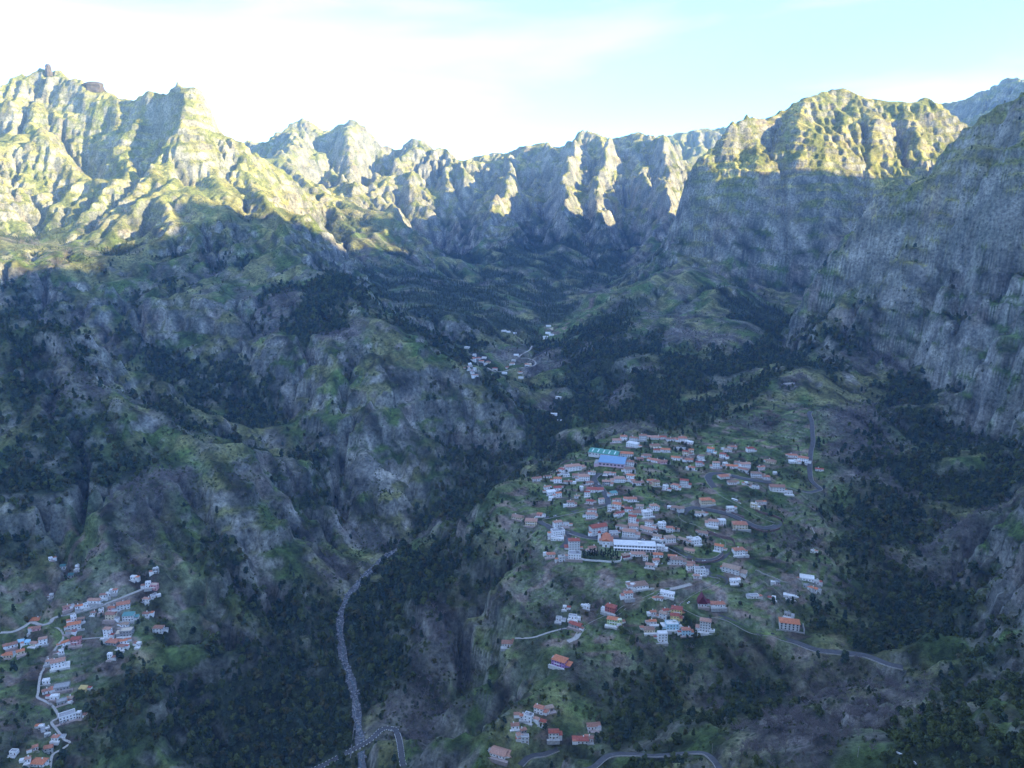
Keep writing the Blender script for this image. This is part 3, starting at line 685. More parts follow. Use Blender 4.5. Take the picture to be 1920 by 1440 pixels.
 ('in the lower left corner', M_((620,1136,80,1,'w','o'),(546,1286,100,2,'w','o'),(400,1236,50,1,'w','o'),(146,1296,90,1,'w','k'),(416,1438,160,1,'w','o'),(310,1376,60,1,'w','o'),(460,1006,60,1,'w','f'),(540,1036,50,1,'g','f'))),
 ('in the far valley hamlet', F_((905,270,22,1,'w','f'),(940,340,24,2,'w','o'),(925,360,22,1,'w','f'),(915,380,24,1,'w','o'),(950,395,22,2,'w','f'),(960,430,28,1,'w','o'),(975,330,22,1,'w','o'),(1000,325,20,1,'w','f'),(985,345,22,1,'w','o'),(1020,350,20,1,'c','o'),(950,310,18,1,'w','f'),(1010,365,18,1,'w','f'),(935,402,20,1,'w','o'))),
 ('by the stream in the far valley', F_((1060,385,22,1,'w','o'),(1105,400,24,1,'w','f'),(1130,385,22,1,'w','o'),(1150,360,22,1,'w','o'),(1160,340,18,1,'w','f'),(1190,325,22,1,'w','f'),(1200,405,20,1,'w','o'),(1200,435,24,1,'w','f'),(1230,370,20,1,'w','o'),(1252,376,20,1,'c','f'))),
 ('near the head of the far valley', F_((1110,180,22,1,'w','f'),(1132,186,20,1,'w','f'),(1160,190,22,1,'w','f'),(1350,155,22,1,'w','f'),(1362,168,20,1,'c','f'),(1345,190,22,1,'w','f'),(1362,200,20,1,'w','f'),(1335,212,24,1,'w','f'),(1330,226,20,1,'w','f'))),
 ('beyond the plateau rim, left of halls', F_((1376,632,34,1,'w','f'),(1410,668,26,1,'w','f'),(1400,542,24,1,'w','f'))),
]
def poly(x0, y0, sc, pts): return [(x0 + a / sc, y0 + b / sc) for a, b in pts]
ROADS = [   # name, label, half width, surface, course
 ('road', 'grey upper village road curving from the halls to the bend', 4.2, 'asphalt', poly(940,780,5.142,[(960,545),(930,562),(895,600),(920,650),(970,705),(1012,775),(1030,835),(990,860),(850,890),(700,925),(480,975),(375,1003),(380,1035),(440,1060),(480,1090),(560,1105),(640,1115),(655,1140),(640,1200),(610,1250),(580,1290)])),
 ('road', 'asphalt street across the village square', 5.0, 'asphalt', poly(940,780,5.142,[(660,1110),(790,1165),(900,1180),(1050,1185),(1200,1200),(1350,1195),(1480,1212),(1580,1240),(1700,1300),(1830,1385)])),
 ('road', 'grey hairpin road winding down the right of the village', 5.2, 'asphalt', poly(1240,780,5.142,[(1060,650),(950,630),(800,600),(680,572),(560,548),(480,555),(452,590),(465,630),(520,690),(620,770),(760,850),(900,930),(1020,1000),(1110,1045),(1125,1070),(1080,1090),(980,1085),(880,1055),(780,1000),(650,945),(540,915),(420,892),(330,882),(260,892),(212,930),(205,970),(250,1010),(340,1042),(440,1090),(560,1150),(640,1200),(660,1240),(650,1290),(610,1340),(540,1385),(440,1402),(330,1390),(230,1360),(140,1320)])),
 ('road', 'narrow asphalt road climbing behind the right end of the village', 3.6, 'asphalt', poly(1240,780,5.142,[(1060,650),(1250,690),(1330,730),(1430,750),(1500,742),(1530,715),(1480,660),(1440,610),(1430,500),(1440,350),(1460,250),(1455,150),(1448,50),(1425,-20),(1440,-60)])),
 ('road', 'long grey road descending right from the junction to the ravine bridge', 4.6, 'asphalt', poly(1260,960,5.142,[(345,490),(330,560),(380,605),(470,630),(505,660),(470,700),(380,740),(250,800),(150,875),(112,915),(170,965),(300,1005),(420,1005),(550,1040),(650,1090),(780,1140),(950,1190),(1080,1240),(1200,1280),(1400,1320),(1600,1358),(1850,1395),(2060,1440),(2150,1450),(2230,1475)])),
 ('lane', 'pale concrete lane running below the village fields', 2.9, 'concrete', poly(940,940,5.142,[(1830,790),(1700,830),(1550,855),(1420,930),(1210,995),(1110,1090),(1000,1130),(880,1180),(770,1260),(720,1320),(640,1380)])),
 ('footpath', 'thin pale footpath crossing the grass left of the lane', 1.2, 'concrete', poly(940,940,5.142,[(640,1205),(600,1212),(450,1270),(300,1320),(130,1350)])),
 ('road', 'road with white parapets bending over the river', 3.2, 'asphalt', [(575,1452),(610,1433),(640,1416),(690,1388),(715,1370),(732,1368),(745,1382),(753,1410),(757,1450)]),
 ('road', 'dark road along the bottom edge right of the hamlet', 2.8, 'asphalt', [(1080,1452),(1110,1436),(1140,1425),(1180,1419),(1230,1417),(1280,1413),(1320,1411),(1345,1420),(1352,1440)]),
 ('road', 'dark road end beside the lower hamlet', 3.2, 'asphalt', [(975,1452),(988,1425),(1000,1410),(1022,1402),(1046,1404)]),
 ('lane', 'grey lane across the upper left village', 2.2, 'concrete', poly(0,1040,6.26,[(0,890),(150,900),(280,885),(380,850),(500,820),(600,790),(610,740),(700,700),(850,690),(1000,660),(1200,600),(1290,550),(1500,465),(1680,395),(1690,320)])),
 ('footpath', 'white footpath curving down through the left village', 1.2, 'concrete', poly(0,1040,6.26,[(605,790),(700,850),(738,920),(742,1000),(700,1060),(640,1180)])),
 ('footpath', 'short white footpath crossing the left village grass', 1.0, 'concrete', poly(0,1040,6.26,[(960,990),(1080,980),(1210,970)])),
 ('footpath', 'pale zigzag footpath in the lower left corner', 1.3, 'concrete', poly(0,1200,6.0,[(530,140),(520,230),(490,330),(460,380),(440,500),(430,600),(420,640),(500,690),(590,750),(655,850),(650,890),(580,930),(640,1010),(720,1100),(780,1125),(700,1220),(600,1350),(560,1440)])),
 ('lane', 'pale track winding through the far valley hamlet', 2.2, 'concrete', poly(560,560,2.88,[(1260,252),(1245,275),(1205,300),(1190,322),(1240,325),(1280,345),(1240,372),(1150,380),(1060,392),(1000,372),(960,355)])),
]
RIVER = [(684,1470),(680,1440),(676,1400),(672,1360),(664,1300),(652,1260),(643,1225),(638,1190),(638,1150),(645,1125),(662,1100),(680,1080),(692,1066),(716,1048),(745,1030)]

# ------------------------------------------------------------------ building plots, road beds and the river bed cut into the ground
FX0, FY0, FS, FNX, FNY = -1000.0, 440.0, 2.0, 1000, 900
PADZ = np.zeros((FNX, FNY)); PADW = np.zeros((FNX, FNY)); CLEAR = np.zeros((FNX, FNY))
def stamp(cx, cy, z, hw, hd, yaw, soft=5.0, clear=3.0):
    r = math.hypot(hw, hd) + soft + clear
    i0, i1 = int((cx - r - FX0) / FS), int((cx + r - FX0) / FS) + 2; j0, j1 = int((cy - r - FY0) / FS), int((cy + r - FY0) / FS) + 2
    if i1 < 1 or j1 < 1 or i0 >= FNX or j0 >= FNY: return
    i0, j0 = max(i0, 0), max(j0, 0)
    X, Y = np.meshgrid(FX0 + FS * np.arange(i0, min(i1, FNX)), FY0 + FS * np.arange(j0, min(j1, FNY)), indexing='ij')
    c, s = math.cos(yaw), math.sin(yaw)
    u = np.abs((X - cx) * c + (Y - cy) * s) - hw; v = np.abs(-(X - cx) * s + (Y - cy) * c) - hd
    d = np.hypot(np.maximum(u, 0), np.maximum(v, 0))
    w = 1 - smooth01(d, 1.0, 1.0 + soft)
    sl = (slice(i0, i0 + X.shape[0]), slice(j0, j0 + X.shape[1]))
    m = w > PADW[sl]
    PADZ[sl] = np.where(m, z, PADZ[sl]); PADW[sl] = np.where(m, w, PADW[sl])
    CLEAR[sl] = np.maximum(CLEAR[sl], (d < clear) * 1.0)
def fbil(G, x, y):
    fx = (x - FX0) / FS; fy = (y - FY0) / FS
    ok = (fx > 0) & (fy > 0) & (fx < FNX - 1.01) & (fy < FNY - 1.01)
    fx = np.clip(fx, 0, FNX - 1.01); fy = np.clip(fy, 0, FNY - 1.01)
    i, j = fx.astype(int), fy.astype(int); u, v = fx - i, fy - j
    return ok * (G[i, j] * (1 - u) * (1 - v) + G[i + 1, j] * u * (1 - v) + G[i, j + 1] * (1 - u) * v + G[i + 1, j + 1] * u * v)
_height1 = height
def course(pts, step=2.0, smooth=5):
    """a road's centre line: bearings looked up on the ground, smoothed, with even grade"""
    P = [at(*p) for p in pts]; P = np.array([p for p in P if p is not None])
    # Catmull-Rom through the looked-up points
    out = []
    Q = np.concatenate([[2 * P[0] - P[1]], P, [2 * P[-1] - P[-2]]])
    for k in range(1, len(Q) - 2):
        n = max(2, int(np.hypot(*(Q[k + 1] - Q[k])[:2]) / step))
        for t in np.arange(n) / n:
            t2, t3 = t * t, t * t * t
            out.append(0.5 * (2 * Q[k] + (Q[k + 1] - Q[k - 1]) * t + (2 * Q[k - 1] - 5 * Q[k] + 4 * Q[k + 1] - Q[k + 2]) * t2 + (3 * Q[k] - Q[k - 1] - 3 * Q[k + 1] + Q[k + 2]) * t3))
    out = np.array(out + [P[-1]])
    z = _height1(out[:, 0], out[:, 1])
    k = np.ones(17) / 17
    for _ in range(smooth):
        z = np.convolve(np.pad(z, 8, mode='edge'), k, 'valid')
    out[:, 2] = z
    return out
HOUSES = []
hr = random.Random(3)
for row, (phrase, items) in enumerate(ROWS):
    for (px, py, wpx, st, wall, roof) in items:
        g = at(px, py)
        if g is None: continue
        dist = math.sqrt(g[0] ** 2 + g[1] ** 2 + (CAM_Z - g[2]) ** 2)
        W = wpx * dist / FOCAL * (0.72 if px < 330 else 0.86 if dist < 1650 else 1.2)
        W = max(4.5, min(W, 32.0))
        D = max(4.0, min(W * hr.uniform(0.55, 0.72), 11.5))
        if roof == 's': D = W * 1.1
        yaw = math.radians(hr.choice((-24, -15, -8, 0, 6, 12, 22)) + hr.uniform(-4, 4)) - math.atan2(g[0], g[1]) * 0.6
        fwd = np.array([-math.sin(yaw), math.cos(yaw)])        # from front to back
        cx, cy = g[0] + fwd[0] * D / 2, g[1] + fwd[1] * D / 2
        HOUSES.append(dict(px=px, row=row, phrase=phrase, x=cx, y=cy, z=g[2], W=W, D=D, st=st, wall=wall, roof=roof, yaw=yaw, dist=dist))
# push apart plots that overlap
for _ in range(12):
    for a in range(len(HOUSES)):
        for b in range(a + 1, len(HOUSES)):
            p, q = HOUSES[a], HOUSES[b]
            dx, dy = q['x'] - p['x'], q['y'] - p['y']
            d = math.hypot(dx, dy) + 1e-6
            need = 0.40 * (p['W'] + q['W'] + p['D'] + q['D']) / 2 + 1.2
            if d < need:
                k = (need - d) * 0.35 / d
                p['x'] -= dx * k; p['y'] -= dy * k; q['x'] += dx * k; q['y'] += dy * k
SPECIAL = {   # name: foot, half sizes, yaw in degrees
 'green_hall': ((1130, 860), 25.0, 12.0, -24), 'blue_hall': ((1146, 877), 21.0, 12.0, -16),
 'arcade': ((1190, 1036), 27.0, 9.0, -6), 'church': ((1136, 1030), 9.0, 11.0, -8), 'big_house': ((1480, 1186), 13.5, 8.0, -14),
 'school': ((1170, 857), 15.0, 5.0, -8)}
PLACED = {}
for k, ((px, py), hw, hd, yw) in SPECIAL.items():
    g = at(px, py); yaw = math.radians(yw)
    c = g[:2] + np.array([-math.sin(yaw), math.cos(yaw)]) * hd
    z = float(_height1(c[0], c[1]))
    PLACED[k] = (c[0], c[1], z, hw, hd, yaw)
# the halls claim their ground: move houses off it
for h in HOUSES:
    for k, (cx, cy, z, hw, hd, yaw) in PLACED.items():
        c, s = math.cos(yaw), math.sin(yaw)
        dx, dy = h['x'] - cx, h['y'] - cy
        u, v = dx * c + dy * s, -dx * s + dy * c
        mu, mv = hw + h['W'] * 0.5, hd + h['D'] * 0.6
        if abs(u) < mu and abs(v) < mv:
            if mu - abs(u) < mv - abs(v): u = math.copysign(mu, u)
            else: v = math.copysign(mv, v)
            h['x'], h['y'] = cx + u * c - v * s, cy + u * s + v * c
COURSES = [course(r[4]) for r in ROADS]
for h in HOUSES:      # keep the carriageways free
    for _ in range(3):
        for r, c in zip(ROADS, COURSES):
            dv = np.array([h['x'], h['y']]) - c[:, :2]; dl = np.hypot(dv[:, 0], dv[:, 1]); k = int(dl.argmin())
            need = r[2] + 0.32 * (h['W'] + h['D']) / 2 + 1.0 + (0.14 * (h['W'] + h['D']) / 2)
            if dl[k] < need:
                v = dv[k] / max(dl[k], .1); h['x'] += v[0] * (need - dl[k]); h['y'] += v[1] * (need - dl[k])
for h in HOUSES:
    f = np.array([math.sin(h['yaw']), -math.cos(h['yaw'])]) * h['D'] * 0.3
    h['z'] = float(_height1(h['x'] + f[0], h['y'] + f[1]))
for (nm, lab, hw, surf, pts), c in zip(ROADS, COURSES):
    for k in range(0, len(c), 1):
        stamp(c[k, 0], c[k, 1], c[k, 2] - 0.25, hw, hw, 0.0, 4.0 if hw > 2 else 2.0, hw * 0.4 + 1.2)
RIV = course(RIVER, 3.0, 7)
RIV[:, 2] = np.minimum.accumulate(RIV[::-1, 2])[::-1]
RIV[:, 2] = np.maximum.accumulate(RIV[:, 2])
for k in range(len(RIV)):
    stamp(RIV[k, 0], RIV[k, 1], RIV[k, 2] - 2.0, 4.6, 4.6, 0.0, 9.0, 0.6)
for h in HOUSES:
    stamp(h['x'], h['y'], h['z'] - 0.05, h['W'] / 2, h['D'] / 2, h['yaw'], 4.0, 2.2)
for k, (cx, cy, z, hw, hd, yaw) in PLACED.items():
    stamp(cx, cy, z - 0.05, hw, hd, yaw, 5.0, 2.5)
def height(x, y):
    x = np.asarray(x, float); y = np.asarray(y, float)
    z = _height1(x, y); w = fbil(PADW, x, y)
    pz = fbil(PADZ * (PADW > 0), x, y); ww = fbil((PADW > 0) * 1.0, x, y)
    return np.where(ww > 0.999, z + (pz - z) * w, z + (pz / np.maximum(ww, 1e-3) - z) * w * (ww > 0.3))
REGION = {'far_mountains': lambda X, Y: (Y > 3020) | ((Y > 2700) & (X > -900) & (X < 300)),
          'left_mountain': lambda X, Y: (X < -330) & (Y > 1180),
          'cliff_mountain': lambda X, Y: (X > 560) & (Y > 2050),
          'right_mountain': lambda X, Y: (X > 560 + (Y - 700) * 0.22) & (X > 420) | (X > 800)}
def region(X, Y):
    r = np.full(X.shape, 4, np.int8)
    for k, fn in reversed(list(enumerate(REGION.values()))):
        r[fn(X, Y)] = k
    return r
RNAMES = list(REGION) + ['valley_ground']
store = {k: ([], [], [], 0) for k in RNAMES}
def block(x0, x1, y0, y1, s, skirt=45.0):
    xs = np.linspace(x0, x1, int(round((x1 - x0) / s)) + 1); ys = np.linspace(y0, y1, int(round((y1 - y0) / s)) + 1)
    X, Y = np.meshgrid(xs, ys, indexing='ij'); Z = height(X, Y)
    dx, dy = np.gradient(Z, xs[1] - xs[0], ys[1] - ys[0])
    nrm = np.stack([-dx, -dy, np.ones_like(dx)], -1); nrm /= np.linalg.norm(nrm, axis=-1, keepdims=True)
    col = cover_colour(X, Y, Z, np.hypot(dx, dy)).reshape(-1, 4)
    co = np.stack([X.ravel(), Y.ravel(), Z.ravel()], 1); nrm = nrm.reshape(-1, 3)
    nx, ny = len(xs), len(ys)
    i, j = np.meshgrid(np.arange(nx - 1), np.arange(ny - 1), indexing='ij')
    a = (i * ny + j).ravel(); f = np.stack([a, a + ny, a + ny + 1, a + 1], 1)
    ring = np.concatenate([np.arange(ny)[::-1], np.arange(nx) * ny, (nx - 1) * ny + np.arange(ny), (np.arange(nx) * ny + ny - 1)[::-1]])
    b0 = len(co); q = np.arange(len(ring) - 1)
    co = np.concatenate([co, co[ring] - np.array([0, 0, skirt])]); nrm = np.concatenate([nrm, nrm[ring]]); col = np.concatenate([col, col[ring]])
    f = np.concatenate([f, np.stack([ring[q], ring[q + 1], b0 + q + 1, b0 + q], 1)])
    c = co[f[:, 0]]
    rg = region(c[:, 0] + s / 2, c[:, 1] + s / 2)
    for k, nm in enumerate(RNAMES):
        ff = f[rg == k]
        if not len(ff): continue
        use, inv = np.unique(ff.ravel(), return_inverse=True)
        st = store[nm]
        st[0].append(np.concatenate([co[use], nrm[use]], 1)); st[1].append(inv.reshape(-1, 4) + st[3]); st[2].append(col[use])
        store[nm] = (st[0], st[1], st[2], st[3] + len(use))
DETAIL = 1.0
block(-1250, 1250, 380, 1700, 3.3 * DETAIL)
block(-2000, 2000, 1700, 3300, 4.6 * DETAIL)
block(-1700, 3100, 3300, 5000, 7.0 * DETAIL)
block(-2700, 3300, 5000, 6900, 16.0)
block(-2700, -1700, 3300, 5000, 16.0)
block(3100, 3400, 3300, 5000, 16.0)
block(1250, 3500, -1400, 1700, 22)
block(2000, 3500, 1700, 3300, 22)
block(-3400, -1250, -1400, 1700, 22)
block(-3400, -2000, 1700, 3300, 22)
block(-3400, -2700, 3300, 6900, 30)
block(-1250, 1250, -1400, 380, 14)
for nm in RNAMES:
    cn, fs, cs, _ = store[nm]
    cn = np.concatenate(cn); fs = np.concatenate(fs); cs = np.concatenate(cs)
    me = mesh_from(nm, cn[:, :3], fs, GROUND_MAT, True, {'cover': cs})
    me.normals_split_custom_set_from_vertices(cn[:, 3:])
    o = bpy.data.objects.new(nm, me); C.objects.link(o); o['kind'] = 'structure'
store.clear()

# ------------------------------------------------------------------ plain materials
def paint(name, col, rough=0.75, vary=0.12, scale=0.6, spec=0.3):
    m, n, l, b = new_mat(name)
    b.inputs['Roughness'].default_value = rough; b.inputs['Specular IOR Level'].default_value = spec
    tc = n.new('ShaderNodeTexCoord'); t = n.new('ShaderNodeTexNoise')
    t.inputs['Scale'].default_value = scale; t.inputs['Detail'].default_value = 5; t.inputs['Roughness'].default_value = 0.7
    l.new(tc.outputs['Object'], t.inputs['Vector'])
    r = n.new('ShaderNodeValToRGB')
    c = np.array(col)
    r.color_ramp.elements[0].position = 0.3; r.color_ramp.elements[0].color = (*(c * (1 - vary * 1.6)), 1)
    r.color_ramp.elements[1].position = 0.7; r.color_ramp.elements[1].color = (*np.minimum(c * (1 + vary), 0.9), 1)
    l.new(t.outputs['Fac'], r.inputs['Fac']); l.new(r.outputs['Color'], b.inputs['Base Color'])
    return m
def tile_mat(name, col):
    m = paint(name, col, 0.8, 0.28, 0.9)
    n, l = m.node_tree.nodes, m.node_tree.links
    b = n['Principled BSDF']; tc = n.new('ShaderNodeTexCoord'); w = n.new('ShaderNodeTexWave')
    w.bands_direction = 'X'; w.inputs['Scale'].default_value = 1.6; w.inputs['Distortion'].default_value = 0.4
    bp = n.new('ShaderNodeBump'); bp.inputs['Strength'].default_value = 0.6; bp.inputs['Distance'].default_value = 0.12
    l.new(tc.outputs['Object'], w.inputs['Vector']); l.new(w.outputs['Fac'], bp.inputs['Height']); l.new(bp.outputs['Normal'], b.inputs['Normal'])
    return m
WALL = {'w': [paint('whitewash', (0.80, 0.79, 0.77)), paint('weathered_white', (0.68, 0.67, 0.65), vary=0.18), paint('bright_white', (0.84, 0.84, 0.83), vary=0.05)],
        'c': [paint('cream_plaster', (0.68, 0.58, 0.40))], 'y': [paint('yellow_plaster', (0.75, 0.60, 0.26))], 'p': [paint('pink_plaster', (0.66, 0.34, 0.33))],
        'b': [paint('pale_blue_plaster', (0.48, 0.68, 0.75))], 'g': [paint('bare_concrete', (0.34, 0.34, 0.33), vary=0.25)], 'v': [paint('violet_plaster', (0.42, 0.24, 0.48))],
        'n': [paint('pale_green_plaster', (0.60, 0.70, 0.36))], 'r': [paint('dull_red_plaster', (0.42, 0.13, 0.11))]}
ROOF = {'o': [tile_mat('orange_tile', (0.56, 0.20, 0.10)), tile_mat('faded_orange_tile', (0.46, 0.19, 0.12)), tile_mat('red_tile', (0.36, 0.10, 0.07)), tile_mat('old_tile', (0.33, 0.17, 0.12)), tile_mat('pale_tile', (0.46, 0.26, 0.19))],
        't': [tile_mat('brown_tile', (0.30, 0.19, 0.14)), tile_mat('buff_tile', (0.38, 0.27, 0.20))], 's': [tile_mat('maroon_sheet', (0.14, 0.03, 0.045))],
        'f': [paint('white_screed', (0.62, 0.62, 0.60), vary=0.2)], 'k': [paint('grey_screed', (0.30, 0.30, 0.30), vary=0.25)], 'q': [paint('teal_sheet', (0.11, 0.25, 0.24))],
        'z': [paint('light_blue_sheet', (0.30, 0.50, 0.60))], 'h': [paint('beige_screed', (0.52, 0.44, 0.34))], 'i': [paint('yellow_sheet', (0.48, 0.36, 0.14))]}
GLASS = paint('window_glass', (0.035, 0.045, 0.055), 0.2, 0.2, 1.0, 0.5)
WOOD = paint('door_wood', (0.12, 0.06, 0.035))
YARD = [paint('yard_concrete', (0.42, 0.41, 0.39), 0.9, 0.25, 0.5), paint('whitewashed_yard', (0.62, 0.61, 0.58), 0.9, 0.2, 0.5), paint('tiled_yard', (0.36, 0.29, 0.26), 0.9, 0.2, 0.5)]
ASPHALT = paint('asphalt', (0.075, 0.076, 0.08), 0.9, 0.25, 0.25)
CONCRETE = paint('pale_concrete', (0.36, 0.34, 0.31), 0.9, 0.22, 0.4)
WHITE = paint('white_paint', (0.78, 0.78, 0.76), 0.7, 0.1)
REDWALL = paint('red_basalt_wall', (0.17, 0.115, 0.105), 0.95, 0.3, 0.5)
RIVERWALL = paint('river_concrete', (0.17, 0.17, 0.17), 0.95, 0.3, 0.5)
GREYWALL = paint('grey_retaining_wall', (0.36, 0.35, 0.33), 0.95, 0.22, 0.5)

# ------------------------------------------------------------------ small mesh makers
def build(name, verts, faces, mat, parent=None, smooth=False):
    me = bpy.data.meshes.new(name); me.from_pydata([tuple(map(float, v)) for v in verts], [], faces); me.update()
    if smooth:
        for p in me.polygons: p.use_smooth = True
    me.materials.append(mat)
    o = bpy.data.objects.new(name, me); C.objects.link(o)
    if parent: o.parent = parent
    return o
def share(name, me, parent, loc=(0, 0, 0), rz=0.0, sc=(1, 1, 1)):
    o = bpy.data.objects.new(name, me); C.objects.link(o)
    o.parent = parent; o.location = loc; o.rotation_euler = (0, 0, rz); o.scale = sc
    return o
def empty(name, loc, rz, label, cat, group=None):
    o = bpy.data.objects.new(name, None); C.objects.link(o)
    o.empty_display_size = 1.0
    o.location = loc; o.rotation_euler = (0, 0, rz)
    tag(o, label, cat, group)
    return o
def tag(o, label, cat, group=None):
    o['label'] = label; o['category'] = cat
    if group: o['group'] = group
    return o
def box(x0, x1, y0, y1, z0, z1, V=None, F=None):
    V = [] if V is None else V; F = [] if F is None else F
    b = len(V)
    V += [(x0, y0, z0), (x1, y0, z0), (x1, y1, z0), (x0, y1, z0), (x0, y0, z1), (x1, y0, z1), (x1, y1, z1), (x0, y1, z1)]
    F += [(b, b + 3, b + 2, b + 1), (b + 4, b + 5, b + 6, b + 7), (b, b + 1, b + 5, b + 4), (b + 1, b + 2, b + 6, b + 5), (b + 2, b + 3, b + 7, b + 6), (b + 3, b, b + 4, b + 7)]
    return V, F
def roof_shape(W, D, kind, rise, over=0.55, th=0.22):
    """hip or gable roof with real eaves and thickness, eaves at z = 0"""
    a, b = W / 2 + over, D / 2 + over
    if W >= D: r = (a - b) if kind == 'hip' else a; top = [(-r, 0, rise), (r, 0, rise)]
    else: r = (b - a) if kind == 'hip' else b; top = [(0, -r, rise), (0, r, rise)]
    E = [(-a, -b, 0), (a, -b, 0), (a, b, 0), (-a, b, 0)]
    V = E + top + [(x, y, z - th) for x, y, z in E]
    if W >= D: F = [(0, 1, 5, 4), (1, 2, 5), (2, 3, 4, 5), (3, 0, 4)]
    else: F = [(0, 1, 4), (1, 2, 5, 4), (2, 3, 5), (3, 0, 4, 5)]
    F += [(6, 7, 1, 0), (7, 8, 2, 1), (8, 9, 3, 2), (9, 6, 0, 3), (9, 8, 7, 6)]
    return V, F
def mesh_only(name, V, F, mat):
    me = bpy.data.meshes.new(name); me.from_pydata([tuple(map(float, v)) for v in V], [], F); me.update(); me.materials.append(mat); return me
V, F = box(-0.5, 0.5, -0.06, 0.10, 0, 1.0)
WIN_ME = mesh_only('window', V, F, GLASS)
DOOR_ME = mesh_only('door', V, F, WOOD)
V, F = box(-0.5, 0.5, -0.5, 0.5, 0, 1.0)
CHIM_ME = mesh_only('chimney', V, F, WALL['w'][0])
V, F = box(-0.5, 0.5, -1.2, 0.1, -0.1, 0.1); box(-0.5, 0.5, -1.2, -1.08, 0.1, 1.0, V, F)
BALC_ME = mesh_only('balcony', V, F, WALL['w'][0])

NUM = ['first', 'second', 'third', 'fourth', 'fifth', 'sixth', 'seventh', 'eighth', 'ninth', 'tenth', 'eleventh', 'twelfth', 'thirteenth']
WNAME = dict(w='white', c='cream', y='yellow', p='pink', b='pale-blue', g='grey', v='violet', n='pale-green', r='red')
RNAME = dict(o='orange-roofed', t='brown-roofed', s='maroon-roofed', f='flat-roofed', k='grey-flat-roofed', q='teal-roofed', z='blue-roofed', h='beige-flat-roofed', i='yellow-roofed')
def windows_on(par, W, D, st, fh, full):
    """front and side openings: one object each"""
    n = max(2, min(5, int(W / 3.0)))
    for s in range(st):
        z = s * fh + 1.0
        for k in range(n):
            x = -W / 2 + W * (k + 0.5) / n
            if s == 0 and k == n // 2:
                share('door', DOOR_ME, par, (x, -D / 2, 0.0), 0, (1.15, 1, 2.15)); continue
            share('window', WIN_ME, par, (x, -D / 2, z), 0, (1.2, 1, 1.3))
        if full:
            m = max(1, min(3, int(D / 3.6)))
            for sd in (-1, 1):
                for k in range(m):
                    share('window', WIN_ME, par, (sd * W / 2, -D / 2 + D * (k + 0.5) / m, z), sd * math.pi / 2, (1.1, 1, 1.3))
hr = random.Random(11)
rank = {}
for row in range(len(ROWS)):
    for k, h in enumerate(sorted((h for h in HOUSES if h['row'] == row), key=lambda h: project(h['x'], h['y'], h['z'])[0])):
        rank[id(h)] = (k, sum(1 for q in HOUSES if q['row'] == row))
ROOFS = {}
